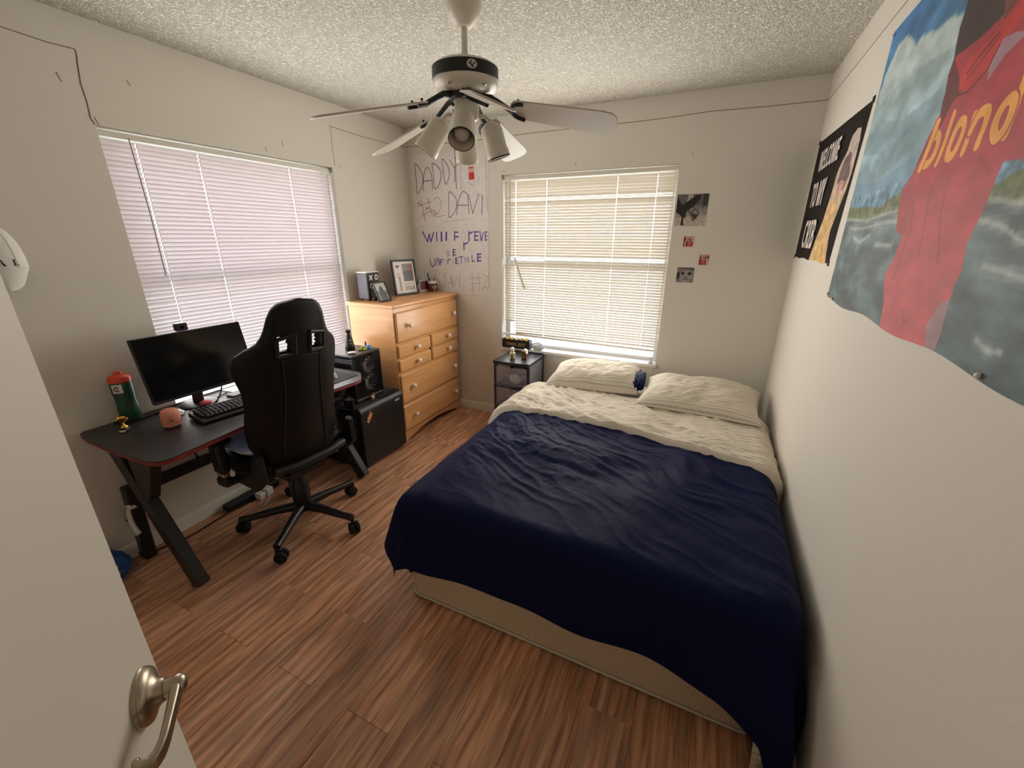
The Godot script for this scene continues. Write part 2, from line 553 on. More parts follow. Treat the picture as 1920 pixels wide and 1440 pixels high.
func shell() -> void:
	# floor of planks
	var fl := struct("floor", MB.new().box(Vector3(W / 2, -0.06, ZF / 2), Vector3(W + 0.3, 0.1, ZF + 0.3)), M.black_matte, "brown wood plank floor", "floor")
	fl.material_override = M.oak_dark
	var rng := RandomNumberGenerator.new()
	rng.seed = 5
	var pw := 0.1845
	var ends := [0.13, 1.35, 2.57, 3.79]
	var x := 0.84 - pw * 5
	var col := 0
	while x < W:
		var x0 := maxf(x, 0.0)
		var x1 := minf(x + pw, W)
		var cuts := [0.0]
		for e in ends:
			var c: float = e if col % 2 == 1 else e - 0.61
			if c > 0.05 and c < ZF: cuts.append(c)
		cuts.append(ZF)
		if x1 - x0 > 0.01:
			for k in cuts.size() - 1:
				var z0: float = cuts[k]
				var z1: float = cuts[k + 1]
				var c := Vector3((x0 + x1) / 2, -0.006, (z0 + z1) / 2)
				var mb := MB.new().box(Vector3.ZERO, Vector3(x1 - x0 - 0.0006, 0.012, z1 - z0 - 0.0006), 0.0016)
				for i in mb.v.size():
					mb.u[i] = Vector2(mb.v[i].x / pw + 0.5, mb.v[i].z / 1.22 + 0.5)
				part("plank", mb, M["plank_%d" % rng.randi_range(0, 5)], fl, T(c.x, c.y, c.z))
		x += pw
		col += 1
	struct("ceiling", MB.new().box(Vector3(W / 2, H + 0.06, ZF / 2), Vector3(W + 0.3, 0.12, ZF + 0.3)), M.ceiling_paint, "off-white popcorn textured ceiling", "ceiling")
	var mb := MB.new()
	span(mb, Vector3(-TH, 0, -TH), Vector3(0, SY, ZF + 0.12))
	span(mb, Vector3(-TH, TY, -TH), Vector3(0, H, ZF + 0.12))
	span(mb, Vector3(-TH, SY, -TH), Vector3(0, TY, LZ0))
	span(mb, Vector3(-TH, SY, LZ1), Vector3(0, TY, ZF + 0.12))
	var wl := struct("wall_left", mb, M.wall_paint, "off-white wall behind the desk with a wide window", "wall")
	mb = MB.new()
	span(mb, Vector3(0, 0, -TH), Vector3(W, SY, 0))
	span(mb, Vector3(0, TY, -TH), Vector3(W, H, 0))
	span(mb, Vector3(0, SY, -TH), Vector3(RX0, TY, 0))
	span(mb, Vector3(RX1, SY, -TH), Vector3(W, TY, 0))
	var wb := struct("wall_back", mb, M.wall_paint, "off-white wall at the head of the bed with a window", "wall")
	mb = MB.new()
	span(mb, Vector3(W, 0, -TH), Vector3(W + 0.12, H, ZF + 0.12))
	var wr := struct("wall_right", mb, M.wall_paint, "off-white wall along the bed with two posters", "wall")
	mb = MB.new()
	span(mb, Vector3(0, 0, ZF), Vector3(2.42, H, ZF + 0.12))
	span(mb, Vector3(2.42, 2.05, ZF), Vector3(W, H, ZF + 0.12))
	span(mb, Vector3(2.30, 0, ZF + 1.1), Vector3(W + 0.12, H, ZF + 1.22))
	span(mb, Vector3(2.30, 0, ZF + 0.12), Vector3(2.42, H, ZF + 1.1))
	span(mb, Vector3(W, 0, ZF + 0.12), Vector3(W + 0.12, H, ZF + 1.1))
	span(mb, Vector3(2.30, H, ZF + 0.1), Vector3(W + 0.12, H + 0.1, ZF + 1.22))
	span(mb, Vector3(2.30, -0.1, ZF), Vector3(W + 0.12, 0, ZF + 1.22))
	struct("wall_front", mb, M.wall_paint, "off-white wall with the doorway and the hall beyond it", "wall")
	# hand-drawn like seams and scuffs on the walls
	var seam := func(nm: String, parent: Node, pts: Array, r: float, m: Material) -> void:
		part(nm, MB.new().tube(pts, r, 6), m, parent)
	var L := func(p: Array) -> Array:
		var o := []
		for q in p: o.append(Vector3(0.0002, q[0], q[1]))
		return o
	var B := func(p: Array) -> Array:
		var o := []
		for q in p: o.append(Vector3(q[0], q[1], 0.0002))
		return o
	seam.call("paint_seam", wl, L.call([[2.313, 3.4], [2.309, 2.7], [2.315, 2.33], [2.308, 2.2], [2.312, 2.13]]), 0.0025, M.mark_grey)
	seam.call("paint_seam", wl, L.call([[2.312, 2.14], [2.312, 2.12], [2.29, 2.12], [2.269, 2.124], [2.19, 2.134], [2.12, 2.131], [2.06, 2.135], [2.04, 2.126]]), 0.0024, M.mark_dark)
	seam.call("paint_seam", wl, L.call([[2.296, 0.81], [2.288, 0.5], [2.292, 0.2], [2.30, 0.0]]), 0.0025, M.mark_grey)
	seam.call("paint_seam", wl, L.call([[2.292, 0.80], [2.2, 0.806], [2.05, 0.804]]), 0.0018, M.mark_grey)
	seam.call("paint_seam", wb, B.call([[0.0, 2.3], [0.55, 2.296], [1.2, 2.306], [1.94, 2.306], [2.2, 2.312], [2.36, 2.319], [2.7, 2.312], [2.971, 2.312]]), 0.0026, M.mark_grey)
	seam.call("paint_seam", wr, [Vector3(W - 0.0002, 2.312, 0), Vector3(W - 0.0002, 2.309, 0.5), Vector3(W - 0.0002, 2.308, 1.2), Vector3(W - 0.0002, 2.312, 2.6)], 0.0024, M.mark_grey)
	for q in [[2.19, 2.20, 0.02], [2.235, 1.955, 0.012], [2.12, 1.2, 0.016], [2.05, 0.76, 0.012], [2.07, 1.32, 0.014], [2.05, 2.115, 0.02]]:
		seam.call("scuff", wl, L.call([[q[0] + q[2], q[1] + 0.005], [q[0], q[1]], [q[0] - q[2] * 0.6, q[1] - 0.004]]), 0.0016, M.mark_dark)
	for q in [[0.86, 2.085, 0.012], [2.29, 2.086, 0.014], [1.51, 2.075, 0.016], [2.86, 1.81, 0.003], [0.93, 2.06, 0.012], [0.60, 0.87, 0.004]]:
		seam.call("scuff", wb, B.call([[q[0], q[1] + q[2]], [q[0] + 0.003, q[1]], [q[0] + q[2] * 0.7, q[1] - q[2] * 0.2]]), 0.002, M.mark_grey)
	# baseboards
	var base := func(nm: String, a: Vector3, b: Vector3, out: Vector3) -> void:
		var o := MB.new()
		var u := (b - a).normalized()
		var poly := PackedVector2Array([Vector2(0, 0), Vector2(0.013, 0), Vector2(0.013, 0.062), Vector2(0.009, 0.074), Vector2(0.004, 0.08), Vector2(0, 0.082)])
		o.prism(poly, a.distance_to(b), Transform3D(Basis(out, Vector3.UP, u), a))
		struct(nm, o, M.trim_white, "low white painted baseboard", "baseboard")
	base.call("baseboard_left", Vector3(0, 0, 0), Vector3(0, 0, ZF), Vector3.RIGHT)
	base.call("baseboard_back", Vector3(0.013, 0, 0), Vector3(W, 0, 0), Vector3.BACK)
	base.call("baseboard_right", Vector3(W, 0, 0.013), Vector3(W, 0, ZF), Vector3.LEFT)
	# the open door
	door()

func door() -> void:
	var dir := Vector3(-0.7935, 0, -0.6085)          # from the hinge to the free edge
	var edge := Vector3(1.912, 0.012, 3.066)
	var hinge := edge - dir * 0.74
	var nrm := Vector3(0.6085, 0, -0.7935)            # towards the camera
	var basis := Basis(-dir, Vector3.UP, -dir.cross(Vector3.UP))
	if basis.z.dot(nrm) < 0: basis = Basis(dir, Vector3.UP, dir.cross(Vector3.UP))
	var d := Node3D.new()
	d.name = "door_1"
	add_child(d)
	d.transform = Transform3D(Basis(-dir, Vector3.UP, nrm), edge)
	tag(d, "plain white door standing open at the left of the camera", "door", "", "structure")
	part("leaf", MB.new().box(Vector3(0.37, 1.01, -0.0175), Vector3(0.74, 2.02, 0.035), 0.0015), M.door_paint, d)
	for y in [0.25, 1.0, 1.8]:
		part("hinge", MB.new().tube([Vector3(0.745, y - 0.04, 0.002), Vector3(0.745, y + 0.04, 0.002)], 0.006, 8), M.nickel, d)
	var hd := Node3D.new()
	hd.name = "door_handle"
	d.add_child(hd)
	hd.position = Vector3(0.058, 1.022, 0)
	var up := Basis(Vector3.RIGHT, PI / 2)
	part("rosette", MB.new().lathe([Vector2(0.035, 0.0), Vector2(0.035, 0.003), Vector2(0.0335, 0.005), Vector2(0.034, 0.0065), Vector2(0.032, 0.010), Vector2(0.026, 0.0125), Vector2(0.018, 0.016), Vector2(0.0145, 0.021), Vector2(0.0135, 0.024), Vector2(0.0, 0.024)], 40, Transform3D(up, Vector3.ZERO)), M.nickel, hd)
	part("spindle", MB.new().lathe([Vector2(0.0115, 0.022), Vector2(0.0115, 0.032), Vector2(0.0125, 0.036), Vector2(0.0118, 0.042), Vector2(0.007, 0.046), Vector2(0.0, 0.047)], 28, Transform3D(up, Vector3.ZERO)), M.nickel, hd)
	# the lever sweeps back along the door and ends in a curl towards it
	var pts := [Vector3(-0.004, 0, 0.035), Vector3(0.010, 0, 0.037), Vector3(0.028, 0.0005, 0.0375), Vector3(0.050, 0.0, 0.0375), Vector3(0.070, -0.001, 0.037), Vector3(0.085, -0.002, 0.034), Vector3(0.093, -0.002, 0.027), Vector3(0.092, -0.002, 0.019), Vector3(0.085, -0.002, 0.015)]
	var wd := [0.008, 0.0105, 0.0095, 0.009, 0.009, 0.0095, 0.0105, 0.011, 0.009]
	var th := [0.005, 0.006, 0.0055, 0.005, 0.0048, 0.005, 0.0055, 0.0055, 0.004]
	var N := pts.size()
	var f := func(a: float, b: float) -> Vector3:
		var t := b * (N - 1)
		var i := mini(int(t), N - 2)
		var fr := t - i
		var p: Vector3 = (pts[i] as Vector3).cubic_interpolate(pts[i + 1], pts[maxi(i - 1, 0)], pts[mini(i + 2, N - 1)], fr)
		var dd: Vector3 = (pts[i + 1] - pts[i]).normalized()
		var nx := Vector3(-dd.z, 0, dd.x)
		var an := a * TAU
		var ca := cos(an)
		var sa := sin(an)
		var e := 0.62
		return p + Vector3.UP * signf(ca) * pow(absf(ca), e) * lerpf(wd[i], wd[i + 1], fr) + nx * signf(sa) * pow(absf(sa), e) * lerpf(th[i], th[i + 1], fr)
	var mb := MB.new().grid(24, 56, f, false, true)
	for e in [0.0, 1.0]:
		var ring := []
		for k in 24: ring.append(f.call(k / 24.0, e))
		mb.face(ring, Vector3(-1, 0, 0) if e == 0.0 else Vector3(-0.8, 0, -0.6))
	part("lever", mb, M.nickel, hd)

# ---------- windows and blinds ----------
func windows() -> void:
	# frames in a local system: x along the wall, z into the room, origin at the lower left corner of the opening
	var Lw := Transform3D(Basis(Vector3(0, 0, -1), Vector3.UP, Vector3.RIGHT), Vector3(0, SY, LZ1))
	var Bw := T(RX0, SY, 0)
	var k := 0
	for w in [[Lw, LZ1 - LZ0, "white framed window behind the desk"], [Bw, RX1 - RX0, "white framed window over the head of the bed"]]:
		k += 1
		var o := Node3D.new()
		o.name = "window_%d" % k
		add_child(o)
		o.transform = w[0]
		tag(o, w[2], "window", "", "structure")
		var wd: float = w[1]
		var hh := TY - SY
		var fr := MB.new()
		for s in [[Vector3(0.018, hh / 2, -0.12), Vector3(0.036, hh, 0.05)], [Vector3(wd - 0.018, hh / 2, -0.12), Vector3(0.036, hh, 0.05)], [Vector3(wd / 2, 0.018, -0.12), Vector3(wd - 0.07, 0.036, 0.05)], [Vector3(wd / 2, hh - 0.018, -0.12), Vector3(wd - 0.07, 0.036, 0.05)]]:
			fr.box(s[0], s[1], 0.003)
		part("frame", fr, M.alu_white, o)
		part("sash_rail", MB.new().box(Vector3(wd / 2, hh * 0.52, -0.118), Vector3(wd - 0.07, 0.045, 0.04), 0.003), M.alu_white, o)
		part("pane", MB.new().box(Vector3(wd / 2, hh * 0.26, -0.125), Vector3(wd - 0.07, hh * 0.5, 0.003)), M.glass, o)
		part("pane", MB.new().box(Vector3(wd / 2, hh * 0.77, -0.13), Vector3(wd - 0.07, hh * 0.47, 0.003)), M.glass, o)
		part("sill", MB.new().box(Vector3(wd / 2, -0.004, -0.035), Vector3(wd + 0.02, 0.026, 0.115), 0.004), M.sill_marble, o)
		if false: part("lintel_strip", MB.new().box(Vector3(wd / 2 - (0.02 if k == 1 else -0.01), hh + 0.008, 0.006), Vector3(wd - 0.06, 0.009, 0.012), 0.002), M.trim_white, o)
	blind("window_blind", Lw, LZ1 - LZ0, [0.15, 0.425, 0.973, 1.232], 0.12, 0.62, 1.23, deg_to_rad(58), M.blind_pink, false, "wide white slatted blind over the desk window, lowered, with a hanging tilt wand")
	blind("window_blind", Bw, RX1 - RX0, [0.108, 0.37, 0.908, 1.18], 0.066, 0.60, 1.225, deg_to_rad(47), M.blind_vinyl, true, "white slatted blind over the bed window with broken slats and one dangling slat")
	# what stands outside: the neighbouring house wall, the lawn and a hedge line
	var g := struct("ground_outside", MB.new().box(Vector3(1.5, -0.4, -20.3), Vector3(80, 0.1, 40)).box(Vector3(-20.3, -0.4, 20), Vector3(40, 0.1, 40.4)), M.lawn_outside, "pale lawn outside the windows", "ground")
	g.position = Vector3.ZERO

func blind(nm: String, at: Transform3D, wd: float, cords: Array, wx: float, wlen: float, drop: float, tilt: float, m: Material, broken: bool, label: String) -> void:
	var b := thing(nm, label, "blind", at * Vector3(0, TY - SY, 0))
	b.transform = Transform3D(at.basis, at * Vector3(0, TY - SY, 0))
	var z0 := -0.042
	var w := wd - 0.022
	# head rail
	var hr := PackedVector2Array([Vector2(-0.016, -0.036), Vector2(0.012, -0.036), Vector2(0.014, -0.034), Vector2(0.014, -0.012), Vector2(-0.016, -0.012)])
	part("head_rail", MB.new().prism(hr, w, Transform3D(Basis(Vector3(0, 0, 1), Vector3.UP, Vector3(-1, 0, 0)), Vector3(wd - 0.011, 0, z0))), M.trim_white, b)
	part("end_cap", MB.new().box(Vector3(0.009, -0.023, z0), Vector3(0.006, 0.028, 0.034), 0.002), M.white_plastic, b)
	part("end_cap", MB.new().box(Vector3(wd - 0.009, -0.023, z0), Vector3(0.006, 0.028, 0.034), 0.002), M.white_plastic, b)
	var arc := func(len: float, from: float = -1.0) -> ArrayMesh:
		var poly := PackedVector2Array()
		for k in 6:
			var t := k / 5.0 - 0.5
			poly.append(Vector2(t * 0.0255, 0.0022 * (1.0 - 4.0 * t * t)))
		for k in 6:
			var t := 0.5 - k / 5.0
			poly.append(Vector2(t * 0.0255, 0.0022 * (1.0 - 4.0 * t * t) - 0.0007))
		# the slat is pierced where the ladder cords pass
		var mb := MB.new()
		var a0 := from
		var stops := []
		for c in cords:
			if from >= 0.0 and c > from + 0.01: stops.append(c)
		stops.append(from + len + 0.0022)
		var mid := from + len / 2
		for c in stops:
			var l: float = c - 0.0022 - a0
			mb.prism(poly.duplicate(), l, Transform3D(Basis(Vector3(0, 0, 1), Vector3.UP, Vector3(-1, 0, 0)), Vector3(a0 + l - mid, 0, 0)), 0.0, 0.5)
			a0 = c + 0.0022
		return mb.mesh()
	var full: ArrayMesh = arc.call(w, 0.011)
	var rng := RandomNumberGenerator.new()
	rng.seed = 9 + int(wd * 1000)
	var n := int(drop / 0.021)
	for i in n:
		var y := -0.055 - 0.021 * i
		var a := tilt + rng.randf_range(-0.03, 0.03)
		var x0 := 0.011
		var me := full
		if broken:
			if i == 27: a -= 0.5
			if i == 28 or i == 29 or i >= n - 5:
				x0 = cords[0] + 0.004 if i != 28 else cords[1]
				me = arc.call(wd - 0.011 - x0, x0)
			if i == 6: a -= 0.35
			if i == 7: a += 0.25
		var sag := 0.0
		part("slat", me, m, b, Transform3D(Basis(Vector3.RIGHT, -a) * Basis(Vector3.BACK, rng.randf_range(-0.0012, 0.0012)), Vector3((x0 + wd - 0.011) / 2, y + sag, z0)))
	var yb := -0.055 - 0.021 * n
	part("bottom_rail", MB.new().box(Vector3(wd / 2, yb - 0.002, z0), Vector3(w, 0.014, 0.026), 0.003), m, b, Transform3D(Basis(Vector3.BACK, -0.012 if broken else 0.0), Vector3(0, 0.008 if broken else 0.0, 0)))
	for c in cords:
		for s in [-1.0, 1.0]:
			part("ladder_cord", MB.new().tube([Vector3(c, -0.028, z0 + s * 0.0125), Vector3(c, yb, z0 + s * 0.0125)], 0.0011 if s > 0 else 0.001, 6), M.cord_white, b)
	part("tilt_wand", MB.new().tube([Vector3(wx, -0.03, z0 + 0.022), Vector3(wx + 0.004, -0.03 - wlen * 0.5, z0 + 0.026), Vector3(wx + 0.002, -0.03 - wlen, z0 + 0.024)], 0.0024, 6), M.wand_clear, b)
	if broken:
		part("broken_slat", arc.call(0.26), m, b, Transform3D(Basis(Vector3.BACK, -1.21) * Basis(Vector3.RIGHT, -1.25), Vector3(0.155, -0.745, z0 + 0.02)))

# ---------- the bed ----------
const BL := 1.45
const BR := 2.885
const BF := 2.062
const CR := 2.935
const BTOP := 0.545

func bed() -> void:
	var m := mat("ticking", rgb(214, 196, 170), 0.85)
	var b := Board.new(128, 128, rgb(250, 248, 244))
	for i in 8:
		b.line([[i / 8.0 + 0.06, 0], [i / 8.0 + 0.06, 1]], 2.0, rgb(236, 231, 222))
	b.mottle(4, 0.3, 0.3, 0.1)
	m.albedo_texture = b.tex()
	triplanar(m, 9.0)
	mat("piping", rgb(214, 202, 184), 0.8)
	m = mat("sheet", rgb(206, 200, 190), 0.85)
	m = mat("navy_cotton", rgb(18, 24, 60), 0.62)
	m.metallic_specular = 0.2
	m.rim_enabled = true; m.rim = 0.08; m.rim_tint = 0.6
	m.normal_enabled = true
	m.normal_texture = noise_tex(512, 0.02, FastNoiseLite.TYPE_SIMPLEX_SMOOTH, 21, 4, 5.0)
	m.normal_scale = 0.22
	m.uv1_scale = Vector3(1.5, 1.5, 1)
	b = Board.new(256, 256, rgb(214, 204, 186))
	var rng := RandomNumberGenerator.new()
	rng.seed = 31
	for r in 4:
		var y := (r + 0.5) / 4.0
		for k in 9:
			var x := (k + 0.5) / 9.0
			var q := rng.randf_range(0.3, 0.6)
			b.poly([[x - 0.042, y - 0.03], [x + 0.036, y - 0.032 + rng.randf_range(-0.012, 0.012)], [x + 0.04, y + 0.03], [x - 0.036, y + 0.034]], rgb(132, 125, 113), null, q + 0.2)
	b.mottle(6, 0.12, 0.12, 0.1)
	for nm in ["striped_cotton", "striped_pillow"]:
		m = mat(nm, Color.WHITE, 0.85)
		m.albedo_texture = b.tex()
		m.rim_enabled = true; m.rim = 0.15
	# box spring straight on the floor, mattress on it
	var bs := thing("box_spring", "cream fabric box spring standing on the floor under the mattress", "box spring", Vector3((BL + BR) / 2, 0, (0.04 + BF) / 2))
	part("base", rounded_slab(BR - BL, BF - 0.04, 0.012, 0.232, 0.06), M.ticking, bs)
	for y in [0.014, 0.234]:
		var pts := slab_ring(BR - BL, BF - 0.04, 0.06)
		var ring := []
		for p in pts: ring.append(Vector3(p.x, y, p.y))
		ring.append(ring[0])
		part("piping", MB.new().tube(ring, 0.006, 6, false), M.piping, bs)
	part("underside", rounded_slab(BR - BL - 0.03, BF - 0.07, 0.0, 0.014, 0.05), M.black_matte, bs)
	var mt := thing("mattress", "pale mattress mostly covered by the comforter on the box spring", "mattress", Vector3((BL + BR) / 2, 0.2405, (0.04 + BF) / 2))
	part("body", rounded_slab(BR - BL - 0.08, BF - 0.12, 0.0, 0.262, 0.09), M.sheet, mt)
	comforter()
	pillow("pillow", "striped cream pillow with a navy lining at its open right end", Vector3(1.845, BTOP + 0.01, 0.36), 0.08, Vector3(0.64, 0.150, 0.44), true, 3)
	pillow("pillow", "plump striped cream pillow in the corner by the right wall", Vector3(2.555, BTOP + 0.01, 0.45), -0.05, Vector3(0.71, 0.135, 0.52), false, 8)

func slab_ring(w: float, d: float, r: float) -> PackedVector2Array:
	var o := PackedVector2Array()
	for c in [[w / 2 - r, d / 2 - r, 0.0], [-w / 2 + r, d / 2 - r, PI / 2], [-w / 2 + r, -d / 2 + r, PI], [w / 2 - r, -d / 2 + r, PI * 1.5]]:
		for k in 7:
			var a: float = c[2] + PI / 2 * k / 6
			o.append(Vector2(c[0] + r * cos(a), c[1] + r * sin(a)))
	return o

func rounded_slab(w: float, d: float, y0: float, y1: float, r: float) -> MB:
	return MB.new().prism(slab_ring(w, d, r), y1 - y0, Transform3D(Basis(Vector3.RIGHT, Vector3.BACK, Vector3.DOWN), Vector3(0, y1, 0)), 0.012, 0.6)

var n1 := FastNoiseLite.new()
var n2 := FastNoiseLite.new()
var n3 := FastNoiseLite.new()

func ridge(v: float) -> float:
	return pow(1.0 - absf(v), 2.0)

func wrinkle(x: float, z: float) -> float:
	# long soft folds that run slantwise down the bed, small creases near the fold-back
	var a := x * 0.86 + z * 0.5
	var c := -x * 0.5 + z * 0.86
	a += 0.12 * n2.get_noise_2d(x * 2.0, z * 2.0)
	c += 0.10 * n2.get_noise_2d(x * 1.6 + 40.0, z * 1.6)
	var k := smoothstep(2.1, 1.2, z)
	var long := ridge(n1.get_noise_2d(a * 1.1, c * 6.5)) * 0.014 * (0.35 + 0.9 * k)
	var long2 := ridge(n1.get_noise_2d(a * 1.6 + 31.0, c * 13.0)) * 0.007 * k
	var small := ridge(n3.get_noise_2d(x * 7.0, z * 7.0)) * 0.009 * k * smoothstep(2.5, 1.6, x)
	var swell := n2.get_noise_2d(x * 1.5 + 9.0, z * 1.5) * 0.02
	return long + long2 + small + swell - 0.012

# a point of cloth laid over the mattress: a across, c along, r = lift off the bed
func over_bed(a: float, c: float, lift: float, fl := 0.10) -> Vector3:
	var R := 0.085
	var w := CR - BL
	var s := 0.0
	var sg := 1.0
	if a < R: s = R - a; sg = -1.0
	elif a > w - R: s = a - (w - R)
	var t := maxf(0.0, c - (BF - R))
	var bx := BL + clampf(a, R, w - R)
	var bz := minf(c, BF - R)
	var q := sqrt(s * s + t * t)
	if q < 1e-6:
		return Vector3(bx, BTOP + lift + wrinkle(bx, bz), bz)
	var dx := sg * s / q
	var dz := t / q
	var hor: float
	var down: float
	var RR := R + lift
	if q < R * PI / 2:
		hor = RR * sin(q / R); down = RR * (1.0 - cos(q / R)) - lift
	else:
		var e := q - R * PI / 2
		var ang := atan2(t, s)
		var fold := 0.0
		if sg < 0: fold = 0.12 * e * (t / q) * smoothstep(0.5, 0.0, a) + 0.030 * sin(c * 11.0 + 0.6) * (s / q) + 0.03 * sin(a * 8.5) * (t / q)
		else: fold = (0.016 + 0.014 * sin(a * 9.0 + 1.0)) * (t / q)
		fold += 0.055 * sin(ang * 7.0) * minf(s, t) / 0.3
		hor = RR + fl * e + fold * smoothstep(0.0, 0.28, e)
		down = R + e * 0.985
	if sg < 0.0 and s > 0.0:
		# the left side slopes off gradually and stands away from the mattress
		var g := 0.0
		var d2 := 0.0
		var h2 := 0.0
		var st := q / 12.0
		for k in 12:
			var tt := 1.36 * smoothstep(-0.06, 0.30, g)
			h2 += cos(tt) * st
			d2 += sin(tt) * st
			g += st
		var wl := (s / q) * (s / q)
		h2 += (0.012 * sin(c * 9.0 + 0.6) + 0.01 * sin(c * 21.0)) * smoothstep(0.1, 0.35, q)
		hor = lerpf(hor, h2 + lift, wl)
		down = lerpf(down, d2 - lift, wl)
	var p := Vector3(bx + dx * hor, BTOP - down + wrinkle(bx + dx * minf(hor, R), bz + dz * minf(hor, R)) * maxf(0.0, 1.0 - q / 0.25), bz + dz * hor)
	if sg > 0.0 and t > 0.0: p.z += 0.10 * smoothstep(0.05, 0.40, q) * smoothstep(w - 0.45, w + 0.05, a)
	p.x = minf(p.x, W - 0.008 - 0.004 * sin(p.z * 9.0))
	p.y = maxf(p.y, 0.006 + 0.02 * absf(sin(ang_of(dx, dz) * 5.0)))
	return p

func ang_of(x: float, z: float) -> float:
	return atan2(z, x)

func fold_z(x: float) -> float:
	var t := clampf((x - 1.40) / 1.53, 0.0, 1.0)
	return lerpf(1.035, 1.215, t * t) - 0.05 * sin(t * PI) + 0.008 * sin(x * 13.0)

func comforter() -> void:
	n1.frequency = 1.0; n1.seed = 14; n1.fractal_octaves = 2
	n2.frequency = 1.0; n2.seed = 5; n2.fractal_octaves = 2
	n3.frequency = 1.0; n3.seed = 77; n3.fractal_octaves = 3
	var co := thing("comforter", "navy blue comforter spread over the bed with its striped underside folded back", "comforter", Vector3.ZERO)
	var w := CR - BL
	var dl := 0.29
	var dr := 0.44
	var df := 0.305
	part("cover", MB.new().grid(230, 190, func(u: float, v: float) -> Vector3:
		var a := lerpf(-dl, w + dr, u)
		var x := BL + clampf(a, 0, w)
		var hem := df - 0.01 + 0.008 * sin(a * 7.0) + 0.005 * sin(a * 17.0) + 0.15 * smoothstep(w - 0.22, w + 0.1, a)
		var c := lerpf(fold_z(x) - 0.02, BF + hem, v)
		return over_bed(a, c, 0.0), true, false, Vector2(2.1, 1.35)), M.navy_cotton, co)
	# underside shown where the near right corner turns up
	part("turned_corner", MB.new().grid(10, 10, func(u: float, v: float) -> Vector3:
		var p := Vector3(2.845 + 0.075 * u + 0.02 * v, 0.135 - 0.13 * v + 0.015 * sin(u * 5.0), 2.165 + 0.02 * sin(u * 3.0 + v * 2.0))
		p.x -= 0.03 * (1.0 - u) * v * 0.5
		return p, true, false, Vector2(0.9, 1.5)), M.striped_cotton, co)
	# the folded-back band
	part("folded_band", MB.new().grid(170, 60, func(u: float, v: float) -> Vector3:
		var a := lerpf(-dl * 0.9, w + dr * 0.35, u)
		var x := BL + clampf(a, 0, w)
		var c := lerpf(0.55, fold_z(x) + 0.012, v)
		var e := (1.0 - v) * (fold_z(x) - 0.5)
		var th := 0.030 * sqrt(maxf(0.0, 1.0 - pow(1.0 - minf(e / 0.03, 1.0), 2.0)))
		th += 0.007 * n3.get_noise_2d(x * 5.0, c * 9.0) * minf(e / 0.05, 1.0) + 0.006 * ridge(n1.get_noise_2d(x * 3.0, c * 9.0))
		return over_bed(a, c, th - 0.004), true, false, Vector2(18.5, 6.6)), M.striped_cotton, co)
	for q in [[1.86, 0.86, 0.5], [2.24, 0.93, -0.7], [1.72, 1.30, 0.6], [2.3, 1.45, 0.4], [1.95, 1.6, 0.9]]:
		var y := BTOP + wrinkle(q[0], q[1]) + (0.03 if q[1] < 1.0 else 0.002)
		part("tie_stitch", MB.new().tube([Vector3(q[0], y, q[1]), Vector3(q[0] + 0.035 * cos(q[2]), y, q[1] + 0.035 * sin(q[2]))], 0.002, 5), M.black_matte if q[1] > 1.0 else M.piping, co)

func pillow(nm: String, label: String, at: Vector3, turn: float, s: Vector3, open_end: bool, sd: int) -> void:
	var o := thing(nm, label, "pillow", at, turn, "pillows at the head of the bed")
	var no := FastNoiseLite.new()
	no.seed = sd; no.frequency = 1.0; no.fractal_octaves = 3
	var f := func(u: float, v: float, top: float) -> Vector3:
		var x := u * 2.0 - 1.0
		var z := v * 2.0 - 1.0
		var ex := pow(absf(x), 3.2)
		var ez := pow(absf(z), 2.6)
		if open_end and x > 0.0: ex = pow(x, 7.0) * 0.62
		var h := pow(maxf(0.0, 1.0 - ex), 0.55) * pow(maxf(0.0, 1.0 - ez), 0.6)
		# the sides draw in between the corners
		var px := x * (1.0 - 0.05 * (1.0 - z * z)) * s.x / 2
		var pz := z * (1.0 - 0.06 * (1.0 - x * x)) * s.z / 2
		if open_end and x > 0.0: pz *= 1.0 - 0.14 * x * x
		var wr := ridge(no.get_noise_2d(px * 6.0 + pz * 5.0, pz * 9.0)) * 0.010 * h + no.get_noise_2d(px * 4.0, pz * 4.0 + 20.0) * 0.016 * h
		var back := 0.03 * smoothstep(0.3, -0.9, z)
		if top > 0.0: return Vector3(px, 0.03 + back + (s.y - 0.03) * h + wr, pz)
		return Vector3(px, 0.03 + back - 0.028 * pow(h, 0.5), pz)
	var mb := MB.new()
	mb.grid(60, 48, func(u: float, v: float) -> Vector3: return f.call(u, v, 1.0), true, false, Vector2(s.x / 0.09, s.z / 0.09 * 1.25))
	mb.grid(40, 32, func(u: float, v: float) -> Vector3: return f.call(u, v, -1.0), false, false, Vector2(s.x / 0.09, s.z / 0.09))
	part("case", mb, M.striped_pillow, o)
	if open_end:
		part("lining", MB.new().grid(20, 28, func(u: float, v: float) -> Vector3:
			var a := u * PI - PI / 2
			var b := v * TAU
			var r := cos(a) if false else 1.0
			var t := u
			var ring := Vector3(0, sin(b) * (s.y * 0.36) * (1.0 - 0.5 * t * t), cos(b) * s.z * 0.37 * (1.0 - 0.25 * t * t))
			var lump := 1.0 + 0.16 * no.get_noise_2d(b * 3.0, t * 5.0 + 9.0)
			return Vector3(s.x / 2 - 0.035 + 0.075 * sin(t * PI / 2), 0.012 + s.y * 0.40, 0) + ring * lump * (1.0 - smoothstep(0.75, 1.0, t)), false), M.navy_cotton, o)

# ---------- desk and what stands on it ----------
const DY := 0.74

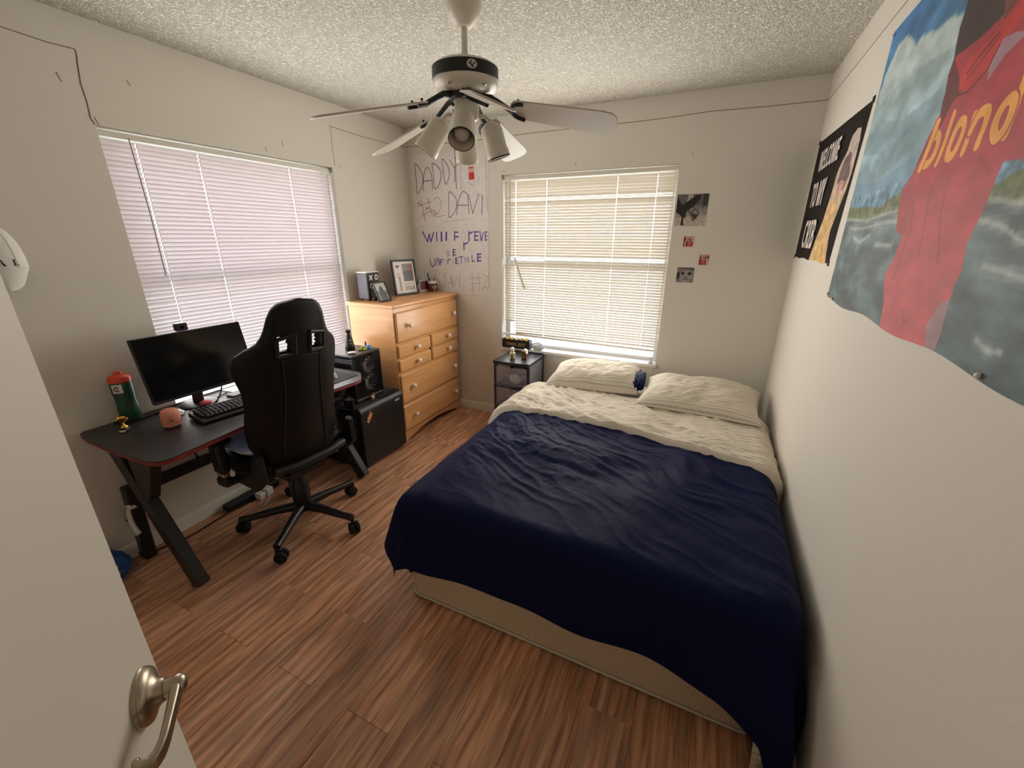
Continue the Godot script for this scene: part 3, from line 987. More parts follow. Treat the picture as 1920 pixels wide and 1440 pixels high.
func desk() -> void:
	var top := mat("carbon_top", rgb(30, 26, 26), 0.42)
	top.metallic_specular = 0.6
	mat("red_edge", rgb(128, 28, 32), 0.5)
	mat("red_trim", rgb(96, 24, 26), 0.5)
	var d := thing("desk", "black gaming desk with a dark red edge and slanted legs under the window", "desk", Vector3.ZERO)
	var out := PackedVector2Array()
	for q in [[0.03, 2.52], [0.05, 2.536], [0.13, 2.548], [0.39, 2.552], [0.61, 2.54], [0.645, 2.525], [0.662, 2.495], [0.663, 2.46], [0.648, 2.30], [0.626, 2.12], [0.607, 1.96], [0.600, 1.88], [0.607, 1.76], [0.621, 1.58], [0.632, 1.45], [0.628, 1.415], [0.605, 1.385], [0.545, 1.325], [0.51, 1.305], [0.46, 1.30], [0.06, 1.30], [0.03, 1.32]]:
		out.append(Vector2(q[0], q[1]))
	var xf := func(y: float) -> Transform3D: return Transform3D(Basis(Vector3.RIGHT, Vector3.BACK, Vector3.DOWN), Vector3(0, y, 0))
	part("tabletop", MB.new().prism(out.duplicate(), 0.006, xf.call(DY), 0.0015), M.carbon_top, d)
	part("edge_band", MB.new().prism(out.duplicate(), 0.016, xf.call(DY - 0.006), 0.003), M.red_edge, d)
	part("cross_beam", MB.new().box(Vector3(0.42, DY - 0.042, 1.92), Vector3(0.04, 0.035, 1.06), 0.003), M.black_metal, d)
	part("cross_beam", MB.new().box(Vector3(0.12, DY - 0.042, 1.92), Vector3(0.04, 0.035, 1.06), 0.003), M.black_metal, d)
	part("rear_brace", MB.new().box(Vector3(0.10, 0.40, 1.92), Vector3(0.025, 0.06, 1.02), 0.003), M.black_metal, d)
	for z in [2.455, 1.395]:
		var s := 1.0 if z > 2.0 else -1.0
		part("front_leg", MB.new().bar(Vector3(0.09, 0.70, z), Vector3(0.515, 0.028, z), 0.052, 0.075, 0.006, Vector3.UP), M.black_metal, d)
		part("foot_pad", MB.new().bar(Vector3(0.507, 0.042, z), Vector3(0.527, 0.010, z), 0.056, 0.079, 0.008, Vector3.UP), M.black_plastic, d)
		part("rear_leg", MB.new().bar(Vector3(0.098, 0.43, z), Vector3(0.062, 0.0, z), 0.05, 0.062, 0.005, Vector3.RIGHT), M.black_metal, d)
		part("foot_pad", MB.new().box(Vector3(0.062, 0.02, z), Vector3(0.072, 0.04, 0.056), 0.008), M.black_plastic, d)
		part("top_rail", MB.new().box(Vector3(0.31, DY - 0.036, z), Vector3(0.50, 0.028, 0.05), 0.004), M.black_metal, d)
		var g := PackedVector2Array([Vector2(0.25, 0.69), Vector2(0.47, 0.69), Vector2(0.46, 0.66), Vector2(0.345, 0.44), Vector2(0.27, 0.42)])
		part("gusset", MB.new().prism(g, 0.044, T(0, 0, z - 0.022), 0.004), M.black_metal, d)
		part("trim_strip", MB.new().bar(Vector3(0.285, 0.345, z + 0.0275 * s), Vector3(0.38, 0.195, z + 0.0275 * s), 0.002, 0.012, 0.0, Vector3.UP), M.red_trim, d)
	var hook := MB.new().tube([Vector3(0.56, 0.715, 2.35), Vector3(0.56, 0.665, 2.35), Vector3(0.575, 0.648, 2.35), Vector3(0.60, 0.65, 2.35), Vector3(0.612, 0.668, 2.35)], 0.006, 8)
	hook.box(Vector3(0.545, 0.708, 2.35), Vector3(0.06, 0.016, 0.05), 0.003)
	part("headset_hook", hook, M.black_plastic, d)
	var cup := MB.new().lathe([Vector2(0.0, 0.0), Vector2(0.036, 0.0), Vector2(0.042, 0.07), Vector2(0.045, 0.075), Vector2(0.041, 0.075), Vector2(0.034, 0.004), Vector2(0.0, 0.004)], 24, T(0.095, 0.60, 2.545))
	# white crescent shaped plate hung on the rear leg
	var cr := PackedVector2Array()
	for k in 15:
		var a := PI * (0.42 + 1.0 * k / 14.0)
		cr.append(Vector2(0.052 * cos(a), 0.092 * sin(a)))
	for k in 15:
		var a := PI * (1.42 - 1.0 * k / 14.0)
		cr.append(Vector2(0.03 + 0.036 * cos(a) * 1.2, 0.010 + 0.078 * sin(a)))
	var pl := thing("controller_shell", "white curved plastic shell hanging on the rear desk leg", "controller", Vector3(0.137, 0.265, 2.4815), 0.15)
	part("shell", MB.new().prism(cr, 0.018, Transform3D(), 0.006), M.white_plastic, pl)
	part("stud", MB.new().ball(Vector3(-0.034, 0.004, 0.0185), Vector3(0.006, 0.006, 0.003), 10, 6), M.red_trim, pl)
	monitor()
	# keyboard
	var kt := Vector3(0.405, DY + 0.001, 2.06)
	var kb := thing("keyboard", "black mechanical keyboard lying on the desk before the monitor", "keyboard", kt, -0.13)
	part("case", MB.new().prism(PackedVector2Array([Vector2(0.075, 0.0), Vector2(0.078, 0.012), Vector2(0.072, 0.018), Vector2(-0.06, 0.030), Vector2(-0.072, 0.030), Vector2(-0.075, 0.004)]), 0.41, T(0, 0, -0.235), 0.002), M.black_plastic, kb)
	var keys := MB.new()
	for r in 6:
		var z := -0.225
		while z < 0.145:
			var kw := 0.0172
			if r == 5 and z > -0.10 and z < -0.02: kw = 0.1
			keys.box(Vector3(-0.056 + r * 0.0195 + (0.006 if r > 0 else 0.0), 0.036 - r * 0.0018, z + kw / 2 + 0.0), Vector3(0.0168, 0.011, kw), 0.0028)
			z += kw + 0.0021
	var km := mat("key_black", rgb(34, 34, 36), 0.4)
	tag(part("keys", keys, M.key_black, kb), "", "", "", "stuff")
	# drum shaped coral speaker with a small face
	mat("coral", rgb(232, 146, 122), 0.6)
	mat("coral_pale", rgb(222, 160, 140), 0.6)
	var j := thing("round_speaker", "small coral drum shaped speaker with a little face on the desk", "speaker", Vector3(0.331, DY + 0.0005, 2.305), 0.95)
	var tilt := T(0, 0, 0, 0, -0.0)
	part("body", MB.new().lathe([Vector2(0, 0), Vector2(0.026, 0.0), Vector2(0.032, 0.004), Vector2(0.0365, 0.02), Vector2(0.038, 0.041), Vector2(0.0365, 0.062), Vector2(0.032, 0.079), Vector2(0.026, 0.0835), Vector2(0.0, 0.084)], 36), M.coral, j)
	for y in [0.012, 0.068]:
		part("band", MB.new().lathe([Vector2(0.0345, y - 0.0025), Vector2(0.0368, y), Vector2(0.0345, y + 0.0025)], 36, T(0, 0, 0)), M.coral_pale, j)
	var face := func(a: float) -> Vector3: return Vector3(0.0380 * sin(a), 0.038, 0.0380 * cos(a))
	part("handle_ring", MB.new().tube([Vector3(-0.012, 0.062, 0.0345), Vector3(-0.004, 0.056, 0.038), Vector3(0.008, 0.055, 0.0375), Vector3(0.016, 0.060, 0.033)], 0.0015, 6), M.coral_pale, j)
	for a in [0.10, 0.32]:
		part("eye", MB.new().ball(face.call(a), Vector3(0.0032, 0.0036, 0.0032), 10, 8), M.black_plastic, j)
	# sports bottle
	var bt0 := 0
	var bt := thing("sports_bottle", "green squeeze bottle with an orange lid and a white letter badge", "bottle", Vector3(0.062, DY + 0.0005, 2.345), 0.75)
	bt.scale = Vector3.ONE * 1.14
	var gm := mat("bottle_green", rgb(28, 74, 52), 0.3)
	mat("lid_orange", rgb(226, 78, 44), 0.4)
	part("body", MB.new().lathe([Vector2(0, 0), Vector2(0.033, 0.0), Vector2(0.0365, 0.004), Vector2(0.0368, 0.055), Vector2(0.0345, 0.075), Vector2(0.0345, 0.10), Vector2(0.0365, 0.118), Vector2(0.0365, 0.166), Vector2(0.034, 0.174), Vector2(0.0, 0.174)], 36), M.bottle_green, bt)
	var lid := part("lid", MB.new().lathe([Vector2(0.0375, 0.170), Vector2(0.0385, 0.176), Vector2(0.0375, 0.187), Vector2(0.033, 0.194), Vector2(0.020, 0.199), Vector2(0.0135, 0.201), Vector2(0.0125, 0.209), Vector2(0.010, 0.213), Vector2(0.0, 0.214)], 32), M.lid_orange, bt)
	var badge := curved_badge(0.0374, 0.146, 0.036, 0.036)
	part("badge", badge, M.white_plastic, bt)
	var gl := PackedVector2Array()
	part("letter", MB.new().grid(20, 1, func(u: float, v: float) -> Vector3:
		var a := lerpf(0.75, 5.6, u)
		var r := lerpf(0.0065, 0.0115, v)
		var x := r * cos(a)
		return Vector3(0.0382 * sin(x / 0.0382), 0.146 + r * sin(a), 0.0382 * cos(x / 0.0382)), false), M.bottle_green, bt)
	part("bolt_mark", MB.new().prism(PackedVector2Array([Vector2(-0.002, 0.009), Vector2(0.005, 0.002), Vector2(0.001, 0.001), Vector2(0.003, -0.009), Vector2(-0.005, -0.001), Vector2(-0.001, 0.0)]), 0.0006, T(0.002, 0.146, 0.0382)), M.lid_orange, bt)
	# trophy
	var tr := thing("trophy", "tiny gold trophy cup on a stand in front of the green bottle", "trophy", Vector3(0.202, DY + 0.0005, 2.432), 0.6)
	part("stand", MB.new().box(Vector3(0, 0.007, 0), Vector3(0.032, 0.014, 0.032), 0.002).box(Vector3(0, 0.017, 0), Vector3(0.026, 0.008, 0.026), 0.002), M.black_plastic, tr)
	part("plaque", MB.new().box(Vector3(0, 0.007, 0.0165), Vector3(0.026, 0.010, 0.0012)), M.white_plastic, tr)
	part("cup", MB.new().lathe([Vector2(0, 0.02), Vector2(0.013, 0.0205), Vector2(0.012, 0.025), Vector2(0.004, 0.032), Vector2(0.003, 0.037), Vector2(0.0055, 0.039), Vector2(0.004, 0.042), Vector2(0.011, 0.048), Vector2(0.016, 0.056), Vector2(0.0175, 0.068), Vector2(0.0165, 0.068), Vector2(0.0145, 0.057), Vector2(0.0, 0.047)], 28), M.gold, tr)
	for s in [-1.0, 1.0]:
		part("handle", MB.new().tube([Vector3(s * 0.0165, 0.064, 0), Vector3(s * 0.023, 0.066, 0), Vector3(s * 0.0255, 0.060, 0), Vector3(s * 0.021, 0.053, 0), Vector3(s * 0.014, 0.050, 0)], 0.0018, 6), M.gold, tr)
	# mouse and mat
	var mp := solo("mouse_pad", MB.new().box(Vector3.ZERO, Vector3(0.26, 0.003, 0.24), 0.001), M.black_matte, "black mouse pad at the right end of the desk", "mouse pad", Vector3(0.42, DY + 0.002, 1.48))
	var mo := thing("mouse", "grey white computer mouse on the black pad", "mouse", Vector3(0.435, DY + 0.0036, 1.462), -0.35)
	mat("mouse_grey", rgb(170, 168, 162), 0.35)
	part("shell", MB.new().grid(20, 14, func(u: float, v: float) -> Vector3:
		var a := u * TAU
		var e := v * PI / 2
		return Vector3(0.055 * cos(a) * cos(e), 0.036 * sin(e), 0.031 * sin(a) * cos(e)), true, true), M.mouse_grey, mo)
	part("stripe", MB.new().tube([Vector3(-0.045, 0.0215, 0), Vector3(-0.02, 0.035, 0), Vector3(0.0, 0.0375, 0), Vector3(0.02, 0.035, 0), Vector3(0.045, 0.0215, 0)], 0.005, 8), M.white_plastic, mo)
	# bits behind the keyboard
	mat("pink_soft", rgb(206, 84, 92), 0.7)
	solo("pink_eraser", MB.new().ball(Vector3(0, 0.014, 0), Vector3(0.022, 0.014, 0.03), 16, 10), M.pink_soft, "small pink rounded lump behind the keyboard", "eraser", Vector3(0.205, DY + 0.0005, 2.085))
	solo("envelope", MB.new().box(Vector3(0, 0.002, 0), Vector3(0.11, 0.004, 0.22), 0.001), M.white_plastic, "white envelope lying flat on the desk behind the monitor foot", "envelope", Vector3(0.088, DY + 0.001, 1.80), 0.12)
	solo("bar_speaker", MB.new().box(Vector3(0, 0.006, 0), Vector3(0.07, 0.012, 0.26), 0.004), M.black_plastic, "thin dark bar shaped speaker in front of the white envelope", "speaker", Vector3(0.19, DY + 0.001, 1.83), 0.12)
	solo("tissue", MB.new().grid(18, 10, func(u: float, v: float) -> Vector3:
		var a := u * TAU
		var e := v * PI / 2
		var r := 1.0 + 0.25 * sin(a * 3.0) * cos(a * 5.0 + v * 4.0)
		return Vector3(0.030 * cos(a) * cos(e) * r, 0.024 * sin(e) * r + 0.001, 0.04 * sin(a) * cos(e) * r), true, true), M.white_plastic, "crumpled white paper at the foot of the monitor", "paper", Vector3(0.205, DY + 0.002, 2.235))
	var cab := func(nm: String, label: String, pts: Array, r: float, m: Material) -> void:
		var c := Curve3D.new()
		for i in pts.size():
			var t: Vector3 = (pts[mini(i + 1, pts.size() - 1)] - pts[maxi(i - 1, 0)]) / 6.0
			c.add_point(pts[i], -t, t)
		c.bake_interval = 0.012
		solo(nm, MB.new().tube(Array(c.get_baked_points()), r, 6), m, label, "cable")
	cab.call("cable", "black cable from the monitor curling past its foot", [Vector3(0.17, 0.86, 1.97), Vector3(0.20, 0.80, 1.99), Vector3(0.22, 0.7445, 2.05), Vector3(0.20, 0.7445, 2.14), Vector3(0.14, 0.7445, 2.20), Vector3(0.09, 0.7445, 2.29)], 0.0035, M.rubber)
	cab.call("cable", "black cable lying along the wall edge of the desk", [Vector3(0.045, 0.7445, 1.6), Vector3(0.05, 0.7445, 2.0), Vector3(0.075, 0.7445, 2.2), Vector3(0.10, 0.7445, 2.27), Vector3(0.11, 0.7445, 2.35), Vector3(0.05, 0.7445, 2.41)], 0.004, M.rubber)
	cab.call("cable", "black cable crossing between monitor foot and keyboard", [Vector3(0.30, 0.7445, 2.17), Vector3(0.25, 0.7445, 2.19), Vector3(0.19, 0.7445, 2.12), Vector3(0.16, 0.7445, 2.02), Vector3(0.12, 0.7445, 1.92)], 0.003, M.rubber)
	cab.call("floor_cable", "dark cable running along the floor under the desk", [Vector3(0.045, 0.006, 2.46), Vector3(0.10, 0.006, 2.29), Vector3(0.09, 0.006, 2.14), Vector3(0.082, 0.006, 2.02), Vector3(0.10, 0.006, 1.90), Vector3(0.13, 0.02, 1.86)], 0.004, M.rubber)
	# power strip under the desk
	var ps := thing("power_strip", "black power strip on the floor against the baseboard under the desk", "power strip", Vector3(0.055, 0, 1.885), 0.0)
	part("body", MB.new().box(Vector3(0, 0.022, 0), Vector3(0.062, 0.044, 0.34), 0.008), M.black_plastic, ps)
	for k in 4: part("socket", MB.new().box(Vector3(0.031, 0.024, -0.12 + 0.07 * k), Vector3(0.002, 0.026, 0.034), 0.0005), M.rubber, ps)
	var ad := thing("charger", "white charger plugs with a looped white cord by the power strip", "charger", Vector3(0.125, 0, 1.845), 0.1)
	part("block", MB.new().box(Vector3(-0.012, 0.022, 0.025), Vector3(0.05, 0.042, 0.042), 0.005).box(Vector3(-0.01, 0.028, -0.025), Vector3(0.055, 0.05, 0.05), 0.005), M.white_plastic, ad)
	part("cord", MB.new().tube([Vector3(0.016, 0.03, -0.02), Vector3(0.035, 0.03, -0.01), Vector3(0.06, 0.008, 0.03), Vector3(0.07, 0.004, 0.075), Vector3(0.05, 0.004, 0.09), Vector3(0.03, 0.005, 0.06), Vector3(0.025, 0.03, 0.03)], 0.0025, 6), M.white_plastic, ad)
	# blue bag on the floor left of the desk
	mat("bag_blue", rgb(34, 82, 150), 0.45)
	mat("bag_white", rgb(206, 210, 214), 0.5)
	var bag := thing("plastic_bag", "crumpled blue and white plastic bag on the floor beside the rear desk leg", "bag", Vector3(0.085, 0, 2.615), 0.3)
	var nb := FastNoiseLite.new()
	nb.seed = 3; nb.frequency = 1.0
	part("body", MB.new().grid(36, 22, func(u: float, v: float) -> Vector3:
		var a := u * TAU
		var r := (0.07 * sin(PI * clampf(v * 0.78 + 0.2, 0, 1)) + 0.004) * (1.0 + 0.3 * nb.get_noise_3d(cos(a) * 2.4, sin(a) * 2.4, v * 4.0))
		return Vector3(r * cos(a), 0.001 + v * 0.165, r * sin(a)), true, true), M.bag_blue, bag)
	part("print_panel", MB.new().grid(14, 10, func(u: float, v: float) -> Vector3:
		var a := lerpf(0.2, 1.7, u)
		var vv := lerpf(0.1, 0.6, v)
		var r := (0.07 * sin(PI * clampf(vv * 0.78 + 0.2, 0, 1)) + 0.0065) * (1.0 + 0.3 * nb.get_noise_3d(cos(a) * 2.4, sin(a) * 2.4, vv * 4.0))
		return Vector3(r * cos(a), 0.001 + vv * 0.165, r * sin(a)), true), M.bag_white, bag)
	part("twisted_top", MB.new().lathe([Vector2(0.012, 0.155), Vector2(0.008, 0.168), Vector2(0.026, 0.185), Vector2(0.018, 0.187), Vector2(0.0, 0.170)], 14), M.bag_white, bag)

func curved_badge(r: float, y: float, w: float, h: float) -> MB:
	return MB.new().grid(12, 6, func(u: float, v: float) -> Vector3:
		var x := (u - 0.5) * w
		return Vector3(r * sin(x / r), y + (v - 0.5) * h, r * cos(x / r)), false)

func monitor() -> void:
	var mo := thing("monitor", "black flat computer monitor with a dark screen on the desk", "monitor", Vector3(0.22, DY + 0.0005, 2.065), PI / 2)
	# local: x to the right of the viewer, z towards the viewer
	var scr := mat("screen_glass", rgb(9, 9, 10), 0.16)
	var tl := T(0, 0.245, 0, 0, -0.20) * T(0, -0.245, 0)
	part("housing", MB.new().box(Vector3(0, 0.245, -0.012), Vector3(0.505, 0.315, 0.022), 0.004), M.black_plastic, mo, tl)
	part("screen", MB.new().box(Vector3(0, 0.250, 0.0004), Vector3(0.497, 0.297, 0.0016)), M.screen_glass, mo, tl)
	part("chin", MB.new().box(Vector3(0, 0.0935, 0.0006), Vector3(0.503, 0.012, 0.003), 0.001), M.black_matte, mo, tl)
	part("back_bulge", MB.new().box(Vector3(0, 0.23, -0.036), Vector3(0.28, 0.18, 0.03), 0.01), M.black_plastic, mo, tl)
	part("neck", MB.new().bar(Vector3(-0.02, 0.01, -0.075), Vector3(-0.02, 0.22, -0.05), 0.05, 0.022, 0.006, Vector3.BACK), M.black_plastic, mo)
	part("foot", MB.new().lathe([Vector2(0, 0), Vector2(0.085, 0), Vector2(0.085, 0.006), Vector2(0.078, 0.010), Vector2(0.02, 0.014), Vector2(0, 0.014)], 32, T(-0.02, 0, -0.075)), M.black_plastic, mo)
	var wc := thing("webcam", "small dark webcam box clipped on top of the monitor", "webcam", Vector3(0.192, DY + 0.4025, 2.10), PI / 2)
	part("body", MB.new().box(Vector3(0, 0.018, 0), Vector3(0.055, 0.036, 0.028), 0.005), M.black_plastic, wc)
	part("lens", MB.new().lathe([Vector2(0, 0.002), Vector2(0.008, 0.002), Vector2(0.009, 0)], 16, Transform3D(Basis(Vector3.RIGHT, PI / 2), Vector3(0, 0.018, 0.014))), M.screen_glass, wc)
	part("cap", MB.new().box(Vector3(0, 0.0375, 0), Vector3(0.052, 0.003, 0.026), 0.001), M.mouse_grey if M.has("mouse_grey") else M.white_plastic, wc)

# ---------- gaming chair ----------
func chair() -> void:
	var lea := mat("black_leather", rgb(24, 21, 19), 0.5)
	lea.metallic_specular = 0.35
	lea.normal_enabled = true
	lea.normal_texture = noise_tex(256, 0.08, FastNoiseLite.TYPE_CELLULAR, 9, 2, 3.0)
	lea.normal_scale = 0.2
	triplanar(lea, 8.0)
	var seam := mat("seam_black", rgb(12, 11, 11), 0.7)
	var c := thing("gaming_chair", "black high-backed gaming chair seen from behind at the desk", "chair", Vector3(0.567, 0, 1.903), deg_to_rad(85))
	# star base: angles fit the casters
	for k in 5:
		var wa := atan2(2.199 - 1.903, 0.722 - 0.567) + TAU * k / 5   # world angle in the xz plane
		var dw := Vector3(cos(wa), 0, sin(wa))
		var dl := Basis(Vector3.UP, -deg_to_rad(85)) * dw
		var tip := dl * 0.325
		part("base_arm", MB.new().tube([dl * 0.02 + Vector3(0, 0.112, 0), dl * 0.12 + Vector3(0, 0.110, 0), dl * 0.26 + Vector3(0, 0.094, 0), tip + Vector3(0, 0.090, 0)], [0.03, 0.024, 0.019, 0.020], 8), M.black_plastic, c)
		var ca := Node3D.new()
		ca.name = "caster"
		c.add_child(ca, true)
		ca.position = tip
		ca.rotation.y = 0.7 + k * 1.3
		ca.scale = Vector3.ONE * 1.2
		for s in [-1.0, 1.0]:
			part("wheel", MB.new().lathe([Vector2(0, -0.010), Vector2(0.020, -0.010), Vector2(0.0265, -0.006), Vector2(0.0275, 0.0), Vector2(0.0265, 0.006), Vector2(0.016, 0.0105), Vector2(0, 0.0115)], 24, Transform3D(Basis(Vector3.BACK, -PI / 2 * s), Vector3(s * 0.0135, 0.0278, 0.012))), M.rubber, ca)
		part("fork", MB.new().box(Vector3(0, 0.05, 0.004), Vector3(0.012, 0.03, 0.03), 0.004).tube([Vector3(0, 0.045, 0), Vector3(0, 0.075, 0)], 0.0075, 8), M.black_plastic, ca)
	part("gas_lift", MB.new().lathe([Vector2(0, 0.085), Vector2(0.036, 0.085), Vector2(0.038, 0.13), Vector2(0.046, 0.15), Vector2(0.050, 0.20), Vector2(0.046, 0.26), Vector2(0.034, 0.28), Vector2(0.030, 0.36), Vector2(0, 0.36)], 28), M.black_plastic, c)
	part("mechanism", MB.new().box(Vector3(0, 0.375, -0.02), Vector3(0.22, 0.05, 0.26), 0.01), M.black_metal, c)
	part("tilt_lever", MB.new().tube([Vector3(0.08, 0.37, 0.02), Vector3(0.22, 0.362, 0.03), Vector3(0.25, 0.355, 0.03)], 0.006, 8), M.black_metal, c)
	# seat with raised sides
	part("seat", MB.new().grid(40, 30, func(u: float, v: float) -> Vector3:
		var a := u * TAU
		var e := lerpf(-PI / 2, PI / 2, v)
		var px := signf(cos(a)) * pow(absf(cos(a)), 0.5) * pow(cos(e), 0.45)
		var pz := signf(sin(a)) * pow(absf(sin(a)), 0.5) * pow(cos(e), 0.45)
		var py := signf(sin(e)) * pow(absf(sin(e)), 0.7)
		var lift := 0.035 * pow(absf(px), 4.0) if py > 0 else 0.0
		return Vector3(px * 0.265, 0.462 + py * 0.06 + lift + 0.02 * maxf(0.0, -pz), -0.085 + pz * 0.225), true, true), M.black_leather, c)
	# back shell
	var prof := [[0.50, 0.165], [0.54, 0.20], [0.62, 0.232], [0.72, 0.240], [0.84, 0.232], [0.92, 0.238], [0.99, 0.255], [1.045, 0.262], [1.085, 0.248], [1.115, 0.215], [1.14, 0.176], [1.17, 0.157], [1.20, 0.146], [1.25, 0.132], [1.285, 0.115], [1.305, 0.094], [1.318, 0.062], [1.322, 0.02]]
	var hw := func(y: float) -> float:
		for i in prof.size() - 1:
			if y <= prof[i + 1][0]:
				var t: float = clampf((y - prof[i][0]) / (prof[i + 1][0] - prof[i][0]), 0, 1)
				return lerpf(prof[i][1], prof[i + 1][1], t)
		return 0.02
	var xc := -0.022
	var z0 := 0.175
	var holes := [[-0.112, -0.042, 1.078, 1.165], [0.042, 0.112, 1.078, 1.165]]
	var sheet := func(front: float, x: float, y: float) -> Vector3:
		var h: float = hw.call(y)
		var ax := absf(x)
		var z := z0 + 0.2 * (y - 0.5) - 0.11 * pow(clampf((ax - 0.10) / 0.18, 0, 1.2), 1.7)
		z += 0.012 * cos(clampf(ax / 0.1, 0, 1) * PI / 2)
		var ed := clampf(minf((h - ax) / 0.03, (1.325 - y) / 0.03), 0.0, 1.0)
		var th := 0.06 * sqrt(maxf(0.0, 1.0 - (1.0 - ed) * (1.0 - ed)))
		if front > 0.5: return Vector3(xc + x, y, z - 0.045 - th * 0.5)
		return Vector3(xc + x, y, z - 0.045 + th * 0.5)
	var mb := MB.new()
	var NU := 56
	var NV := 96
	for front in [0.0, 1.0]:
		var base := mb.v.size()
		var P := []
		for j in NV + 1:
			var y := lerpf(0.50, 1.3219, pow(float(j) / NV, 0.9))
			var h: float = hw.call(y)
			for i in NU + 1:
				P.append(sheet.call(front, h * sin((float(i) / NU - 0.5) * PI), y))
		var s := NU + 1
		for j in NV + 1:
			for i in NU + 1:
				var du: Vector3 = P[j * s + mini(i + 1, NU)] - P[j * s + maxi(i - 1, 0)]
				var dv: Vector3 = P[mini(j + 1, NV) * s + i] - P[maxi(j - 1, 0) * s + i]
				var nn := du.cross(dv).normalized()
				if nn.dot(Vector3(0, 0, -1 if front > 0.5 else 1)) < 0: nn = -nn
				mb.vert(P[j * s + i], nn, Vector2(P[j * s + i].x, P[j * s + i].y))
		for j in NV:
			for i in NU:
				var o := base + j * s + i
				var cp: Vector3 = (mb.v[o] + mb.v[o + s + 1]) * 0.5
				var cut := false
				for q in holes:
					if cp.x - xc > q[0] and cp.x - xc < q[1] and cp.y > q[2] and cp.y < q[3]: cut = true
				if cut: continue
				mb.tri(o, o + 1, o + s); mb.tri(o + 1, o + s + 1, o + s)
	part("backrest", mb, M.black_leather, c)
	for q in holes:
		var sg := -1.0 if q[0] < 0 else 1.0
		var ring := [Vector2(q[0] - 0.004, q[2] - 0.006), Vector2(q[1] + 0.004, q[2] - 0.006), Vector2(q[1] + 0.004, q[3] + 0.002), Vector2(q[0] - 0.004, q[3] - 0.012)]
		if sg > 0: ring = [Vector2(q[0] - 0.004, q[2] - 0.006), Vector2(q[1] + 0.004, q[2] - 0.006), Vector2(q[1] + 0.004, q[3] - 0.012), Vector2(q[0] - 0.004, q[3] + 0.002)]
		var pts := []
		for k in 5:
			var p: Vector2 = ring[k % 4]
			var w: Vector3 = sheet.call(0.0, p.x, p.y)
			pts.append(w + Vector3(0, 0, 0.0))
		for k in 4: 
			part("belt_bezel", MB.new().bar(pts[k] + Vector3(0, 0, -0.035), pts[k + 1] + Vector3(0, 0, -0.035), 0.09, 0.014, 0.003, Vector3.UP if absf((pts[k + 1] - pts[k]).y) < 0.03 else Vector3.RIGHT) if false else MB.new().tube([pts[k], pts[k + 1]], 0.0095, 8), M.black_plastic, c)
			var a: Vector3 = pts[k]
			var b: Vector3 = pts[k + 1]
			var inn := MB.new()
			var dn := Vector3(0, -0.012, -0.062)
			inn.face([a, b, b + dn, a + dn], (b - a).cross(dn).normalized())
			part("belt_sleeve", inn, M.black_plastic, c)
	# neck cushion seen through the lower half of the openings
	part("neck_cushion", MB.new().ball(Vector3(xc, 1.045, z0 + 0.02), Vector3(0.12, 0.035, 0.035), 20, 12), M.black_leather, c)
	# seams of the centre panel
	for s in [-1.0, 1.0]:
		var pts := []
		for k in 15:
			var y := lerpf(0.53, 1.06, k / 14.0)
			pts.append(sheet.call(0.0, s * (0.105 + 0.012 * cos(k * 0.3)), y) + Vector3(0, 0, 0.001))
		part("seam", MB.new().tube(pts, 0.0035, 6), M.seam_black, c)
	var arc := []
	for k in 13:
		var x := lerpf(-0.105, 0.105, k / 12.0)
		arc.append(sheet.call(0.0, x, 1.05 + 0.006 * cos(x * 20.0)) + Vector3(0, 0, 0.001))
	part("seam", MB.new().tube(arc, 0.0035, 6), M.seam_black, c)
	# rear cross bar and recline hinges
	part("rear_bar", MB.new().tube([Vector3(-0.20, 0.48, 0.165), Vector3(-0.1, 0.475, 0.19), Vector3(0.1, 0.475, 0.19), Vector3(0.20, 0.48, 0.165)], 0.023, 10), M.black_plastic, c)
	for s in [-1.0, 1.0]:
		var hp := PackedVector2Array([Vector2(-0.06, 0.40), Vector2(0.12, 0.40), Vector2(0.19, 0.46), Vector2(0.185, 0.60), Vector2(0.15, 0.61), Vector2(0.10, 0.50), Vector2(-0.06, 0.46)])
		part("recline_bracket", MB.new().prism(hp, 0.035, Transform3D(Basis(Vector3.BACK, Vector3.UP, Vector3.LEFT), Vector3(s * 0.262 + 0.0175, 0, 0)), 0.006), M.black_plastic, c)
		# armrest: bracket, post, pad
		var ar := Node3D.new()
		ar.name = "armrest"
		c.add_child(ar, true)
		ar.position = Vector3(s * 0.315, 0, -0.09)
		part("bracket", MB.new().bar(Vector3(-s * 0.20, 0.40, 0.02), Vector3(0, 0.40, 0.0), 0.05, 0.03, 0.008).box(Vector3(0, 0.42, 0), Vector3(0.05, 0.065, 0.085), 0.018), M.black_plastic, ar)
		part("collar", MB.new().box(Vector3(0, 0.46, 0), Vector3(0.034, 0.03, 0.066), 0.006), M.chrome, ar)
		part("post", MB.new().box(Vector3(0, 0.55, 0), Vector3(0.046, 0.17, 0.085), 0.012), M.black_plastic, ar)
		part("pad", MB.new().box(Vector3(0, 0.655, -0.03), Vector3(0.085, 0.028, 0.24), 0.012), M.black_leather, ar)
	part("recline_knob", MB.new().ball(Vector3(0.285, 0.44, 0.05), Vector3(0.014, 0.012, 0.02), 12, 8), M.chrome, c)
	# blue cushion on the seat
	var bl := mat("blue_satin", rgb(156, 184, 240), 0.4)
	bl.rim_enabled = true; bl.rim = 0.3
	var cu := thing("seat_cushion", "light blue cushion lying on the seat of the gaming chair", "cushion", Vector3(0.485, 0.541, 1.93), deg_to_rad(85))
